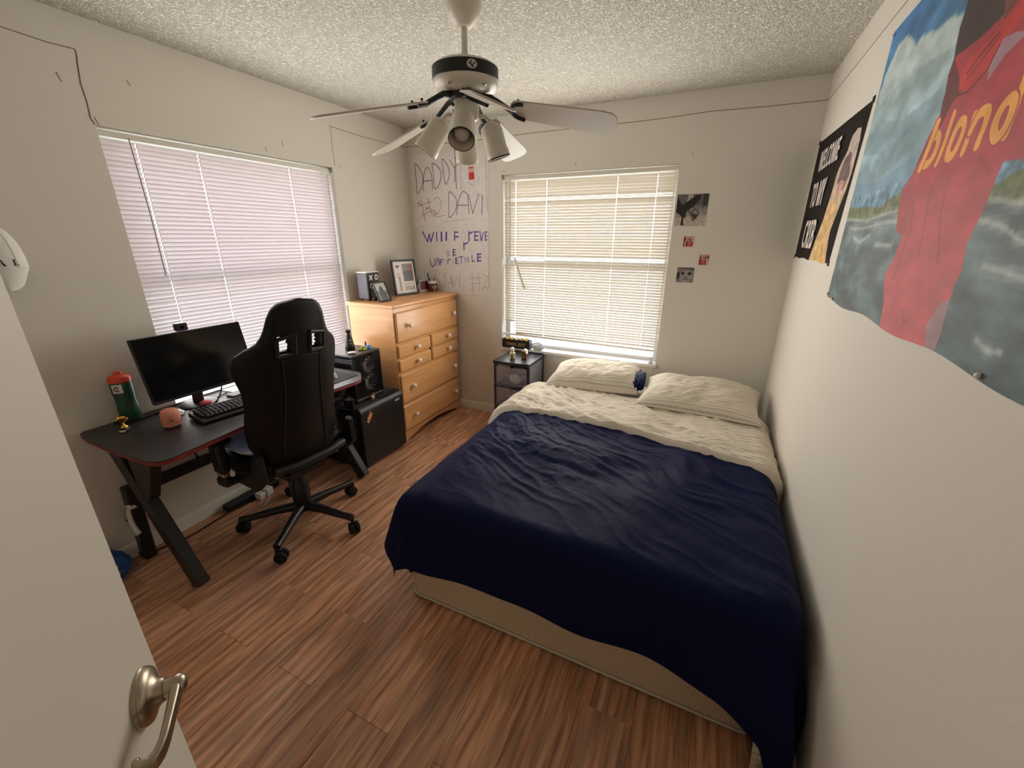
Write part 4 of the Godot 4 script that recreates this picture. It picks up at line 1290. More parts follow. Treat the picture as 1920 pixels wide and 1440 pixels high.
	part("pad", MB.new().grid(40, 24, func(u: float, v: float) -> Vector3:
		var a := u * TAU
		var e := lerpf(-PI / 2, PI / 2, v)
		return Vector3(signf(cos(a)) * pow(absf(cos(a)), 0.5) * pow(cos(e), 0.6) * 0.235, 0.045 + 0.05 * sin(e), signf(sin(a)) * pow(absf(sin(a)), 0.5) * pow(cos(e), 0.6) * 0.185), true, true), M.blue_satin, cu)
	part("welt", MB.new().tube(superring(0.236, 0.045, 0.186), 0.0045, 6, false), M.white_plastic, cu)

func superring(rx: float, y: float, rz: float) -> Array:
	var o := []
	for k in 49:
		var a := TAU * k / 48
		o.append(Vector3(signf(cos(a)) * pow(absf(cos(a)), 0.5) * rx, y, signf(sin(a)) * pow(absf(sin(a)), 0.5) * rz))
	return o

# ---------- chest of drawers ----------
const CT := 1.112

func oakbox(mb: MB, a: Vector3, b: Vector3, bev := 0.002) -> MB:
	return mb.box((a + b) * 0.5, (b - a).abs(), bev)

func dresser() -> void:
	mat("knob_white", rgb(238, 226, 216), 0.25)
	var oak: Material = M.oak
	triplanar(M.oak, 1.0)
	M.oak.uv1_offset = Vector3.ONE * 0.5
	triplanar(M.oak_dark, 1.7)
	var d := thing("chest_of_drawers", "honey oak chest of drawers with white knobs in the far corner", "chest of drawers", Vector3.ZERO)
	var mb := MB.new()
	oakbox(mb, Vector3(0.02, 0.0, 0.845), Vector3(0.452, 1.088, 0.866))
	oakbox(mb, Vector3(0.02, 0.0, 0.028), Vector3(0.452, 1.088, 0.049))
	oakbox(mb, Vector3(0.02, 0.06, 0.049), Vector3(0.03, 1.088, 0.845))
	part("carcass", mb, oak, d)
	mb = MB.new()
	for y in [[0.08, 0.105], [0.308, 0.342], [0.565, 0.60], [0.685, 0.71], [0.802, 0.832], [1.045, 1.088]]:
		oakbox(mb, Vector3(0.40, y[0], 0.049), Vector3(0.451, y[1], 0.845), 0.001)
	oakbox(mb, Vector3(0.40, 0.59, 0.43), Vector3(0.451, 0.81, 0.456), 0.001)
	part("face_frame", mb, oak, d)
	mb = MB.new()
	var tp := PackedVector2Array([Vector2(0.015, 0.0), Vector2(0.470, 0.0), Vector2(0.474, 0.004), Vector2(0.476, 0.014), Vector2(0.474, 0.021), Vector2(0.470, 0.024), Vector2(0.015, 0.024)])
	mb.prism(tp, 0.868, T(0, 1.088, 0.013), 0.004)
	part("top", mb, oak, d)
	# apron with its shallow arch
	var ap := PackedVector2Array([Vector2(0.028, 0.0), Vector2(0.075, 0.0)])
	for k in 13:
		var t := k / 12.0
		ap.append(Vector2(lerpf(0.085, 0.81, t), 0.012 + 0.048 * sin(PI * t)))
	ap.append(Vector2(0.82, 0.0)); ap.append(Vector2(0.866, 0.0)); ap.append(Vector2(0.866, 0.085)); ap.append(Vector2(0.028, 0.085))
	part("apron", MB.new().prism(ap, 0.02, Transform3D(Basis(Vector3.BACK, Vector3.UP, Vector3.LEFT), Vector3(0.456, 0, 0)), 0.002), oak, d)
	for q in [[0.036, 0.856, 0.828, 1.052, [0.725, 0.115]], [0.452, 0.856, 0.708, 0.806, [0.645]], [0.036, 0.436, 0.708, 0.806, [0.21]], [0.452, 0.856, 0.595, 0.690, [0.645]], [0.036, 0.436, 0.595, 0.690, [0.21]], [0.036, 0.856, 0.338, 0.570, [0.73, 0.135]], [0.036, 0.856, 0.100, 0.313, [0.73, 0.135]]]:
		var dr := Node3D.new()
		dr.name = "drawer"
		d.add_child(dr, true)
		dr.position = Vector3(0.452, (q[2] + q[3]) / 2, (q[0] + q[1]) / 2)
		var w: float = q[1] - q[0]
		var h: float = q[3] - q[2]
		part("front", MB.new().box(Vector3(0.009, 0, 0), Vector3(0.018, h, w), 0.007), oak, dr)
		for kz in q[4]:
			part("knob", MB.new().lathe([Vector2(0.007, 0.0), Vector2(0.0062, 0.010), Vector2(0.0085, 0.014), Vector2(0.0165, 0.019), Vector2(0.019, 0.0265), Vector2(0.0165, 0.033), Vector2(0.008, 0.037), Vector2(0, 0.0375)], 24, Transform3D(Basis(Vector3(0, -1, 0), Vector3(1, 0, 0), Vector3(0, 0, 1)), Vector3(0.0175, 0.005, kz - dr.position.z))), M.knob_white, dr)
	# grey game tower with X and O tiles
	mat("game_grey", rgb(96, 98, 108), 0.5)
	mat("tile_dark", rgb(30, 28, 30), 0.5)
	var g := thing("game_tower", "upright grey box with black X and O tiles on the chest of drawers", "game", Vector3(0.105, CT + 0.001, 0.715), PI / 2 + 0.05)
	part("box", MB.new().box(Vector3(0, 0.112, 0), Vector3(0.135, 0.195, 0.095), 0.004), M.game_grey, g)
	part("lid", MB.new().box(Vector3(0, 0.2125, 0), Vector3(0.139, 0.008, 0.099), 0.002), M.white_plastic, g)
	part("front_board", MB.new().box(Vector3(0, 0.111, 0.0495), Vector3(0.128, 0.19, 0.005), 0.001), M.tile_dark, g)
	for sx in [-1.0, 1.0]:
		for sz in [-1.0, 1.0]:
			part("foot", MB.new().box(Vector3(sx * 0.052, 0.0075, sz * 0.034), Vector3(0.02, 0.015, 0.018), 0.003), M.black_plastic, g)
	for k in 6:
		var cx := -0.031 + 0.062 * (k % 2)
		var cy := 0.173 - 0.062 * (k / 2)
		var tl := Node3D.new()
		tl.name = "tile"
		g.add_child(tl, true)
		tl.position = Vector3(cx, cy, 0.052)
		part("back", MB.new().box(Vector3(0, 0, 0.001), Vector3(0.054, 0.054, 0.003), 0.001), M.black_plastic, tl)
		if k in [0, 3]:
			part("mark", MB.new().bar(Vector3(-0.016, -0.018, 0.0035), Vector3(0.016, 0.018, 0.0035), 0.009, 0.002, 0.0, Vector3.BACK).bar(Vector3(0.016, -0.018, 0.0038), Vector3(-0.016, 0.018, 0.0038), 0.009, 0.002, 0.0, Vector3.BACK), M.white_plastic, tl)
		elif k in [1, 2]:
			part("mark", MB.new().lathe([Vector2(0.012, 0.002), Vector2(0.012, 0.0045), Vector2(0.020, 0.0045), Vector2(0.020, 0.002)], 24, Transform3D(Basis(Vector3.RIGHT, PI / 2), Vector3.ZERO)), M.white_plastic, tl)
	# small leaning frame
	var b := Board.new(96, 128, rgb(176, 178, 172))
	b.poly([[0, 0.45], [0.3, 0.4], [0.6, 0.5], [1, 0.44], [1, 1], [0, 1]], rgb(120, 122, 116))
	b.poly([[0.22, 1.0], [0.2, 0.62], [0.32, 0.42], [0.36, 0.26], [0.5, 0.17], [0.64, 0.25], [0.68, 0.42], [0.82, 0.6], [0.84, 1.0]], rgb(66, 66, 64))
	b.mottle(2, 0.08, 0.08, 0.25)
	var fm := printed("photo_grey", b, 0.25)
	frame("framed_photo", "small black frame with a grey photo leaning on the chest of drawers", Vector3(0.285, CT + 0.001, 0.738), PI / 2 - 0.04, 0.128, 0.155, 0.010, -0.42, M.photo_grey)
	b = Board.new(256, 320, rgb(214, 204, 198))
	b.poly([[0.42, 0.08], [0.93, 0.08], [0.93, 0.63], [0.42, 0.63]], rgb(40, 34, 32))
	b.poly([[0.435, 0.09], [0.915, 0.09], [0.915, 0.62], [0.435, 0.62]], rgb(118, 112, 98))
	b.poly([[0.68, 0.09], [0.915, 0.09], [0.915, 0.4], [0.75, 0.35]], rgb(150, 92, 76))
	for q in [[0.51, 0.26], [0.62, 0.235], [0.72, 0.24], [0.83, 0.25]]:
		b.poly([[q[0] - 0.055, 0.62], [q[0] - 0.06, q[1] + 0.09], [q[0] - 0.03, q[1] + 0.045], [q[0] + 0.03, q[1] + 0.045], [q[0] + 0.06, q[1] + 0.09], [q[0] + 0.05, 0.62]], rgb(66, 62, 62))
		b.oval(q[0], q[1] + 0.01, 0.026, 0.032, rgb(150, 112, 92))
	b.poly([[0.08, 0.14], [0.2, 0.10], [0.33, 0.14], [0.24, 0.18], [0.24, 0.21], [0.15, 0.21], [0.15, 0.18]], rgb(52, 50, 50))
	b.line([[0.18, 0.22], [0.19, 0.42]], 12, rgb(206, 182, 160))
	b.oval(0.205, 0.43, 0.075, 0.065, rgb(106, 92, 82))
	b.oval(0.205, 0.43, 0.055, 0.047, rgb(206, 190, 178))
	b.line([[0.22, 0.5], [0.235, 0.9]], 22, rgb(150, 116, 72))
	b.line([[0.255, 0.5], [0.27, 0.9]], 8, rgb(108, 72, 44))
	b.line([[0.45, 0.74], [0.5, 0.70], [0.55, 0.74], [0.6, 0.70], [0.66, 0.74], [0.72, 0.71]], 4, rgb(74, 66, 62))
	b.line([[0.82, 0.70], [0.86, 0.74], [0.9, 0.69]], 4, rgb(74, 66, 62))
	for q in [[0.46], [0.70]]:
		var x: float = q[0]
		b.line([[x, 0.82], [x + 0.03, 0.79], [x + 0.065, 0.82], [x + 0.05, 0.86], [x, 0.90], [x + 0.075, 0.90]], 7, rgb(64, 56, 54))
	b.line([[0.585, 0.845], [0.60, 0.80], [0.64, 0.80], [0.655, 0.845], [0.64, 0.895], [0.60, 0.895], [0.585, 0.845]], 7, rgb(64, 56, 54))
	b.line([[0.885, 0.79], [0.83, 0.83], [0.825, 0.88], [0.86, 0.90], [0.895, 0.87], [0.87, 0.845], [0.83, 0.86]], 7, rgb(64, 56, 54))
	printed("photo_grad", b, 0.25)
	frame("framed_photo", "large black frame with a group photo and the year 2026 on the chest of drawers", Vector3(0.185, CT + 0.001, 0.353), PI / 2 - 0.26, 0.236, 0.29, 0.016, -0.14, M.photo_grad)
	# jar, pink picture block and mug
	mat("teal", rgb(92, 128, 126), 0.4)
	mat("maroon", rgb(92, 26, 32), 0.4)
	var j := thing("candle_jar", "dark jar with a teal lid half hidden behind the large photo frame", "jar", Vector3(0.13, CT + 0.001, 0.185))
	part("body", MB.new().lathe([Vector2(0, 0), Vector2(0.038, 0), Vector2(0.040, 0.004), Vector2(0.040, 0.085), Vector2(0.034, 0.092), Vector2(0, 0.092)], 28), M.tile_dark, j)
	part("lid", MB.new().lathe([Vector2(0.036, 0.09), Vector2(0.037, 0.092), Vector2(0.037, 0.112), Vector2(0.034, 0.115), Vector2(0, 0.115)], 28), M.teal, j)
	part("label", MB.new().grid(14, 1, func(u: float, v: float) -> Vector3: return Vector3(0.0405 * cos(lerpf(-0.9, 0.9, u)), lerpf(0.02, 0.07, v), 0.0405 * sin(lerpf(-0.9, 0.9, u))), true), M.white_plastic, j)
	mat("pale_pink", rgb(222, 196, 182), 0.5)
	var pb := thing("picture_block", "pale pink block frame with a dark red picture behind the mug", "picture frame", Vector3(0.185, CT + 0.001, 0.125), PI / 2 - 0.35)
	part("border", MB.new().box(Vector3(0, 0.053, 0), Vector3(0.098, 0.106, 0.018), 0.003), M.pale_pink, pb)
	part("picture", MB.new().box(Vector3(0, 0.060, 0.0095), Vector3(0.078, 0.074, 0.001)), M.maroon, pb)
	var mu := thing("mug", "white rimmed dark red mug holding pens on the chest of drawers", "mug", Vector3(0.245, CT + 0.001, 0.075), 0.0)
	part("cup", MB.new().lathe([Vector2(0, 0), Vector2(0.036, 0), Vector2(0.039, 0.003), Vector2(0.0395, 0.096), Vector2(0.038, 0.097), Vector2(0.0355, 0.094), Vector2(0.035, 0.006), Vector2(0, 0.005)], 36), M.white_plastic, mu)
	part("print_band", MB.new().lathe([Vector2(0.0393, 0.004), Vector2(0.0401, 0.005), Vector2(0.0405, 0.074), Vector2(0.0396, 0.075)], 36), M.maroon, mu)
	for q in [[0.2, 0.045, 0.012], [0.55, 0.05, 0.009], [0.9, 0.043, 0.011], [0.45, 0.022, 0.013]]:
		part("print_mark", MB.new().ball(Vector3(0.0404 * cos(q[0]), q[1], 0.0404 * sin(q[0])), Vector3(0.0012, q[2], q[2] * 0.6), 10, 8), M.pale_pink, mu)
	part("handle", MB.new().tube([Vector3(0.005, 0.08, -0.037), Vector3(0.008, 0.082, -0.058), Vector3(0.009, 0.066, -0.066), Vector3(0.008, 0.042, -0.060), Vector3(0.005, 0.026, -0.038)], 0.0048, 10), M.white_plastic, mu)
	var pens := [[Vector3(-0.005, 0.01, 0.012), Vector3(-0.02, 0.165, 0.034), "black pen leaning in the mug", M.black_plastic, 0.0055], [Vector3(0.0, 0.01, 0.0), Vector3(0.012, 0.118, -0.018), "red marker upright in the mug", M.maroon, 0.006], [Vector3(0.01, 0.01, 0.005), Vector3(0.022, 0.122, 0.004), "dark red pencil at the front of the mug", M.pink_soft if M.has("pink_soft") else M.maroon, 0.0045], [Vector3(-0.012, 0.01, 0.006), Vector3(-0.008, 0.115, 0.03), "thick black marker on the left side of the mug", M.rubber, 0.008]]
	for q in pens:
		var p := thing("pen", q[2], "pen", mu.position, 0.0, "pens in the red mug")
		part("barrel", MB.new().tube([q[0], (q[0] as Vector3).lerp(q[1], 0.97), q[1]], [q[4], q[4], q[4] * 0.4], 10), q[3], p)

func frame(nm: String, label: String, at: Vector3, turn: float, w: float, h: float, bw: float, lean: float, photo: Material) -> void:
	var f := thing(nm, label, "photo frame", at, turn)
	var bs := T(0, 0.002, 0, 0, lean)
	var mb := MB.new()
	for q in [[0.0, bw / 2, w, bw], [0.0, h - bw / 2, w, bw], [-w / 2 + bw / 2, h / 2, bw, h - 2 * bw], [w / 2 - bw / 2, h / 2, bw, h - 2 * bw]]:
		mb.box(Vector3(q[0], q[1], 0), Vector3(q[2], q[3], 0.016), 0.002, bs)
	part("frame", mb, M.black_plastic, f)
	var a := w / 2 - bw
	var pm := MB.new()
	pm.face([bs * Vector3(-a, bw, 0.002), bs * Vector3(a, bw, 0.002), bs * Vector3(a, h - bw, 0.002), bs * Vector3(-a, h - bw, 0.002)], bs.basis * Vector3.BACK, [Vector2(0, 1), Vector2(1, 1), Vector2(1, 0), Vector2(0, 0)])
	part("photo", pm, photo, f)
	part("backing", MB.new().box(Vector3(0, h / 2, -0.004), Vector3(w - 0.006, h - 0.006, 0.006), 0.001, bs), M.black_matte, f)
	part("easel", MB.new().bar(bs * Vector3(0, h * 0.6, -0.008), Vector3(0, 0.002, -0.01 - h * 0.6 * sin(-lean) - 0.06), 0.04, 0.004), M.black_matte, f)

# ---------- fridge, computer and bits on them ----------
func fridge() -> void:
	var fz := 1.105
	var f := thing("mini_fridge", "black mini fridge on the floor between desk and chest of drawers", "fridge", Vector3(0.03, 0, fz), PI / 2)
	# local: x to the right of one facing it, z out of its front
	part("cabinet", MB.new().box(Vector3(0, 0.236, 0.21), Vector3(0.435, 0.452, 0.40), 0.012), M.black_plastic, f)
	part("top_panel", MB.new().box(Vector3(0, 0.465, 0.205), Vector3(0.425, 0.012, 0.385), 0.005), M.black_matte, f)
	var dp := PackedVector2Array([Vector2(0, 0.018), Vector2(0.040, 0.018), Vector2(0.048, 0.024), Vector2(0.050, 0.05), Vector2(0.050, 0.43), Vector2(0.044, 0.455), Vector2(0.03, 0.470), Vector2(0.012, 0.474), Vector2(0.0, 0.470)])
	part("door", MB.new().prism(dp, 0.435, Transform3D(Basis(Vector3.BACK, Vector3.UP, Vector3.LEFT), Vector3(0.2175, 0, 0.413)), 0.003), M.black_plastic, f)
	part("door_groove", MB.new().box(Vector3(0, 0.4725, 0.428), Vector3(0.40, 0.004, 0.006), 0.001), M.rubber, f)
	part("kick_plate", MB.new().box(Vector3(0, 0.011, 0.30), Vector3(0.42, 0.02, 0.18), 0.002), M.rubber, f)
	mat("label_green", rgb(150, 176, 160), 0.5)
	part("brand_label", MB.new().box(Vector3(0.152, 0.418, 0.4634), Vector3(0.05, 0.013, 0.0012)), M.label_green, f)
	part("brand_lettering", words("IGLOO", 0.008, 0.0006), M.rubber, f, T(0.152, 0.415, 0.4642)) if false else null
	mat("sticker_gold", rgb(226, 150, 92), 0.5)
	var st := MB.new()
	for q in [[-0.158, 0.375, 0.020, 0.4], [-0.149, 0.396, 0.022, 0.7], [-0.137, 0.414, 0.018, 0.6], [-0.130, 0.430, 0.014, 0.8]]:
		st.ball(Vector3(q[0], q[1] - 0.01, 0.4633), Vector3(q[2] * 0.62, q[2] * 0.5, 0.0012), 12, 6)
	st.bar(Vector3(-0.160, 0.352, 0.4636), Vector3(-0.112, 0.408, 0.4636), 0.011, 0.0012, 0.0, Vector3.BACK)
	part("sticker", st, M.sticker_gold, f)
	# computer tower on the fridge
	mat("pc_glass", Color(0.10, 0.10, 0.12, 0.2), 0.08).transparency = BaseMaterial3D.TRANSPARENCY_ALPHA
	mat("fan_grey", rgb(190, 168, 160), 0.5)
	mat("pc_inside", rgb(44, 38, 42), 0.6)
	var p := thing("computer_tower", "black computer tower with two fans behind its mesh front on the mini fridge", "computer", Vector3(0.045, 0.4725, 1.12), PI / 2)
	var w := 0.27
	var h := 0.345
	var d := 0.36
	var mb := MB.new()
	mb.box(Vector3(0, h - 0.008, d / 2), Vector3(w, 0.016, d), 0.004)
	mb.box(Vector3(0, 0.012, d / 2), Vector3(w, 0.024, d), 0.004)
	mb.box(Vector3(w / 2 - 0.006, h / 2, d / 2), Vector3(0.012, h - 0.04, d), 0.002)
	mb.box(Vector3(0, h / 2, 0.006), Vector3(w - 0.02, h - 0.04, 0.012), 0.002)
	mb.box(Vector3(-w / 2 + 0.006, h / 2, d - 0.008), Vector3(0.012, h - 0.04, 0.016), 0.002)
	part("case", mb, M.black_plastic, p)
	part("side_glass", MB.new().box(Vector3(-w / 2 + 0.002, h / 2, d / 2), Vector3(0.004, h - 0.045, d - 0.03)), M.pc_glass, p)
	part("front_mesh", MB.new().box(Vector3(0, h / 2, d - 0.004), Vector3(w - 0.03, h - 0.05, 0.003)), M.pc_glass, p)
	part("mainboard", MB.new().box(Vector3(w / 2 - 0.02, 0.18, 0.16), Vector3(0.012, 0.24, 0.24), 0.002), M.pc_inside, p)
	part("graphics_card", MB.new().box(Vector3(0.03, 0.15, 0.15), Vector3(0.12, 0.045, 0.26), 0.006), M.pc_inside, p)
	for y in [0.245, 0.115]:
		var fn := Node3D.new()
		fn.name = "case_fan"
		p.add_child(fn, true)
		fn.position = Vector3(0.03, y, d - 0.022)
		var rot := Transform3D(Basis(Vector3.RIGHT, PI / 2), Vector3.ZERO)
		part("fan_frame", MB.new().lathe([Vector2(0.060, -0.01), Vector2(0.064, -0.01), Vector2(0.064, 0.01), Vector2(0.060, 0.01), Vector2(0.060, -0.01)], 32, rot), M.black_plastic, fn)
		part("fan_hub", MB.new().lathe([Vector2(0, 0.008), Vector2(0.020, 0.008), Vector2(0.021, 0.006), Vector2(0.021, -0.008)], 24, rot), M.pc_inside, fn)
		for k in 9:
			part("fan_vane", MB.new().grid(6, 2, func(u: float, v: float) -> Vector3:
				var r := lerpf(0.02, 0.058, u)
				var a := TAU * k / 9 + 0.75 * u + (v - 0.5) * 0.42
				return Vector3(r * cos(a), r * sin(a), (v - 0.5) * 0.010), false), M.fan_grey, fn)
	# on the computer: slim dark bottle, little toys
	var yt := 0.4725 + h + 0.0005
	var bo := thing("slim_bottle", "tall dark bottle with two white studs on top of the computer tower", "bottle", Vector3(0.235, yt, 1.10))
	part("body", MB.new().lathe([Vector2(0, 0), Vector2(0.032, 0), Vector2(0.034, 0.004), Vector2(0.031, 0.03), Vector2(0.024, 0.07), Vector2(0.0165, 0.10), Vector2(0.0155, 0.112), Vector2(0, 0.112)], 28), M.black_plastic, bo)
	part("ring", MB.new().lathe([Vector2(0.0155, 0.110), Vector2(0.0172, 0.111), Vector2(0.0172, 0.114), Vector2(0.0155, 0.115)], 24), M.chrome, bo)
	part("cap", MB.new().lathe([Vector2(0.016, 0.115), Vector2(0.0165, 0.117), Vector2(0.0165, 0.138), Vector2(0.0155, 0.14), Vector2(0, 0.14)], 24), M.black_matte, bo)
	for q in [[0.045, 0.0285], [0.068, 0.0245]]:
		part("stud", MB.new().ball(Vector3(q[1] * 0.85, q[0], q[1] * 0.52), Vector3(0.0035, 0.0042, 0.0035), 10, 8), M.white_plastic, bo)
	mat("toy_green", rgb(176, 188, 78), 0.45)
	mat("toy_blue", rgb(74, 128, 186), 0.45)
	var t1 := thing("toy_bricks", "small heap of yellow green toy bricks on the computer tower", "toy", Vector3(0.335, yt, 1.085), 0.5)
	var kk := 0
	for q in [[-0.012, 0.0, 0.004, 0.2], [0.016, 0.0, -0.008, 0.9], [0.0, 0.0, -0.03, -0.4], [0.002, 0.0125, -0.006, 0.5]]:
		var tb := T(q[0], q[1], q[2], q[3])
		var mm := MB.new().box(Vector3(0, 0.006, 0), Vector3(0.030, 0.012, 0.016), 0.001, tb)
		for s in [-0.0075, 0.0075]: mm.lathe([Vector2(0.0035, 0.012), Vector2(0.0035, 0.0145), Vector2(0, 0.0146)], 10, tb * T(s, 0, 0))
		part("toy_block", mm, M.toy_green, t1)
	var t2 := thing("blue_toy", "small blue domed toy at the edge of the computer tower", "toy", Vector3(0.335, yt, 1.022), 0.2)
	part("dome", MB.new().ball(Vector3(0, 0.002, 0), Vector3(0.022, 0.024, 0.020), 18, 12), M.toy_blue, t2) if false else part("dome", MB.new().lathe([Vector2(0.022, 0), Vector2(0.022, 0.008), Vector2(0.018, 0.017), Vector2(0.010, 0.0225), Vector2(0, 0.024)], 22), M.toy_blue, t2)
	part("brim", MB.new().box(Vector3(0.022, 0.0025, 0.004), Vector3(0.026, 0.005, 0.028), 0.002), M.toy_blue, t2)
	solo("lighter", MB.new().box(Vector3(0, 0.016, 0), Vector3(0.012, 0.032, 0.009), 0.003).box(Vector3(0, 0.034, 0), Vector3(0.010, 0.006, 0.008), 0.001), M.black_plastic, "small upright black stick behind the blue toy", "lighter", Vector3(0.285, yt, 0.998))
	solo("earbud_case", MB.new().ball(Vector3(0, 0.008, 0), Vector3(0.03, 0.008, 0.018), 18, 10), M.white_plastic, "flat white oval case at the front edge of the computer tower", "case", Vector3(0.345, yt, 1.19), 0.9)
	# in front of the tower on the fridge
	var yf := 0.4725
	var cam := thing("compact_camera", "black camera with a short lens lying on the mini fridge", "camera", Vector3(0.365, yf, 1.293), PI / 2)
	part("body", MB.new().box(Vector3(0, 0.028, 0), Vector3(0.066, 0.056, 0.04), 0.008).box(Vector3(0, 0.058, 0), Vector3(0.028, 0.014, 0.026), 0.004), M.black_plastic, cam)
	part("lens", MB.new().lathe([Vector2(0.024, 0.018), Vector2(0.0245, 0.05), Vector2(0.022, 0.056), Vector2(0.018, 0.055), Vector2(0.016, 0.045), Vector2(0, 0.043)], 28, Transform3D(Basis(Vector3.RIGHT, PI / 2), Vector3(0, 0.027, 0))), M.black_matte, cam)
	mat("toy_tan", rgb(190, 160, 126), 0.7)
	mat("toy_brown", rgb(96, 70, 52), 0.7)
	var dg := thing("toy_dog", "tiny tan toy dog standing on the mini fridge by the camera", "toy", Vector3(0.432, yf, 1.135), 0.3)
	part("body", MB.new().ball(Vector3(0, 0.021, 0), Vector3(0.011, 0.010, 0.019), 14, 10).ball(Vector3(0, 0.034, -0.019), Vector3(0.0095, 0.0095, 0.010), 14, 10).ball(Vector3(0, 0.031, -0.029), Vector3(0.005, 0.0045, 0.006), 10, 8), M.toy_tan, dg)
	for q in [[-0.006, 0.010], [0.006, 0.010], [-0.006, -0.012], [0.006, -0.012]]:
		part("leg", MB.new().tube([Vector3(q[0], 0.018, q[1]), Vector3(q[0], 0.0005, q[1])], [0.0042, 0.0036], 8), M.toy_tan, dg)
	for s in [-1.0, 1.0]:
		part("ear", MB.new().ball(Vector3(s * 0.0085, 0.040, -0.016), Vector3(0.003, 0.007, 0.005), 10, 8), M.toy_brown, dg)
	part("tail", MB.new().tube([Vector3(0, 0.025, 0.017), Vector3(0, 0.035, 0.026), Vector3(0, 0.044, 0.027)], [0.0028, 0.0024, 0.0015], 6), M.toy_brown, dg)
	solo("charging_cable", MB.new().tube(coil(), 0.0028, 6), M.rubber, "black cable looped loosely on top of the mini fridge", "cable", Vector3(0.455, yf + 0.003, 1.00))

func coil() -> Array:
	var o := []
	for k in 60:
		var a := k * 0.25
		o.append(Vector3(0.022 * cos(a) - 0.012 + 0.0002 * k, 0.0006 * (k % 20), (0.075 + 0.0005 * k) * sin(a)))
	return o

# ---------- drawer tower by the bed ----------
func drawers() -> void:
	var frosted := mat("frosted_drawer", Color(0.62, 0.6, 0.62, 0.42), 0.35)
	frosted.transparency = BaseMaterial3D.TRANSPARENCY_ALPHA
	mat("drawer_black", rgb(34, 36, 44), 0.35)
	mat("cloth_pink", rgb(186, 142, 132), 0.85)
	mat("cloth_grey", rgb(150, 142, 140), 0.85)
	mat("paper_pale", rgb(214, 204, 194), 0.8)
	var u := thing("drawer_tower", "black plastic tower of clear drawers beside the head of the bed", "drawer unit", Vector3(1.165, 0, 0.195))
	var w := 0.31
	var d := 0.345
	var top := MB.new()
	var tp := PackedVector2Array()
	for q in [[-0.157, -0.172], [0.157, -0.172], [0.160, -0.168], [0.160, 0.150]]: tp.append(Vector2(q[0], q[1]))
	for k in 9: tp.append(Vector2(lerpf(0.160, -0.160, k / 8.0), 0.165 + 0.014 * sin(PI * k / 8.0)))
	tp.append(Vector2(-0.160, -0.168))
	part("top", MB.new().prism(tp, 0.026, Transform3D(Basis(Vector3.RIGHT, Vector3.BACK, Vector3.DOWN), Vector3(0, 0.640, 0)), 0.004), M.drawer_black, u)
	part("top_rim", MB.new().box(Vector3(0, 0.645, -0.163), Vector3(0.30, 0.010, 0.012), 0.003), M.drawer_black, u)
	for s in [-1.0, 1.0]:
		for z in [-0.16, 0.148]:
			part("post", MB.new().box(Vector3(s * 0.146, 0.308, z), Vector3(0.022, 0.612, 0.022), 0.004), M.drawer_black, u)
		part("side_panel", MB.new().box(Vector3(s * 0.150, 0.308, -0.006), Vector3(0.003, 0.60, 0.285)), M.frosted_drawer, u)
	part("rear_panel", MB.new().box(Vector3(0, 0.308, -0.166), Vector3(0.27, 0.60, 0.004)), M.drawer_black, u)
	part("plinth", MB.new().box(Vector3(0, 0.028, 0), Vector3(w, 0.056, d), 0.006), M.drawer_black, u)
	for k in 3:
		var y0 := 0.072 + 0.183 * k
		var dr := Node3D.new()
		dr.name = "drawer"
		u.add_child(dr, true)
		dr.position = Vector3(0, y0, 0.0)
		var lip := PackedVector2Array()
		lip.append(Vector2(-0.158, 0.13))
		lip.append(Vector2(0.158, 0.13))
		for q in 9: lip.append(Vector2(lerpf(0.158, -0.158, q / 8.0), 0.162 + 0.014 * sin(PI * q / 8.0)))
		part("lip", MB.new().prism(lip, 0.016, Transform3D(Basis(Vector3.RIGHT, Vector3.BACK, Vector3.DOWN), Vector3(0, 0.0, 0)), 0.004), M.drawer_black, dr)
		part("front", MB.new().grid(14, 1, func(a: float, b: float) -> Vector3: return Vector3(lerpf(-0.134, 0.152, a) if false else lerpf(-0.150, 0.150, a), lerpf(0.004, 0.158, b), 0.156 + 0.014 * sin(PI * a)), false), M.frosted_drawer, dr)
		part("rail", MB.new().box(Vector3(0, -0.004, -0.005), Vector3(0.28, 0.010, 0.28), 0.002), M.drawer_black, dr)
		if k == 0: continue                      # hidden behind the bed
		var kind := ["", "pink", "grey", "pink" if k == 2 else "grey", "pale"]
		var spot := ["", "at the front left", "at the front right", "on top of the heap", "standing upright"]
		for q in [[-0.05, 0.05, 0.05, "cloth_pink", 1], [0.05, 0.04, 0.06, "cloth_grey", 2], [0.01, 0.085, 0.03, "cloth_pink" if k == 2 else "cloth_grey", 3], [0.02, 0.05, 0.118, "paper_pale", 4]]:
			var no := FastNoiseLite.new()
			no.seed = k * 10 + q[4]; no.frequency = 1.0
			var flat: bool = q[4] == 4
			solo("paper_slip" if flat else "folded_cloth", MB.new().grid(20, 12, func(a: float, b: float) -> Vector3:
				var th := a * TAU
				var e := lerpf(-PI / 2, PI / 2, b)
				var n := Vector3(cos(th) * cos(e), sin(e), sin(th) * cos(e))
				var r := 1.0 + 0.45 * no.get_noise_3dv(n * 1.6)
				return n * r * (Vector3(0.05, 0.04, 0.006) if flat else Vector3(0.07, 0.036, 0.05)), true, true), M[q[3]], "%s %s %s inside the %s clear drawer" % [kind[q[4]], "paper slip" if flat else "bundle of cloth", spot[q[4]], "top" if k == 2 else "middle"], "paper" if flat else "clothing", u.position + dr.position + Vector3(q[0], q[1], q[2]), 0.0, "things in the clear drawers")
	# two scent bottles on top
	mat("scent_pale", rgb(226, 214, 168), 0.15)
	mat("scent_gold", rgb(120, 82, 44), 0.3, 0.5)
	var p1 := thing("perfume_bottle", "pale glass scent bottle with a clear cap on the drawer tower", "perfume bottle", Vector3(1.135, 0.6405, 0.262), 0.1)
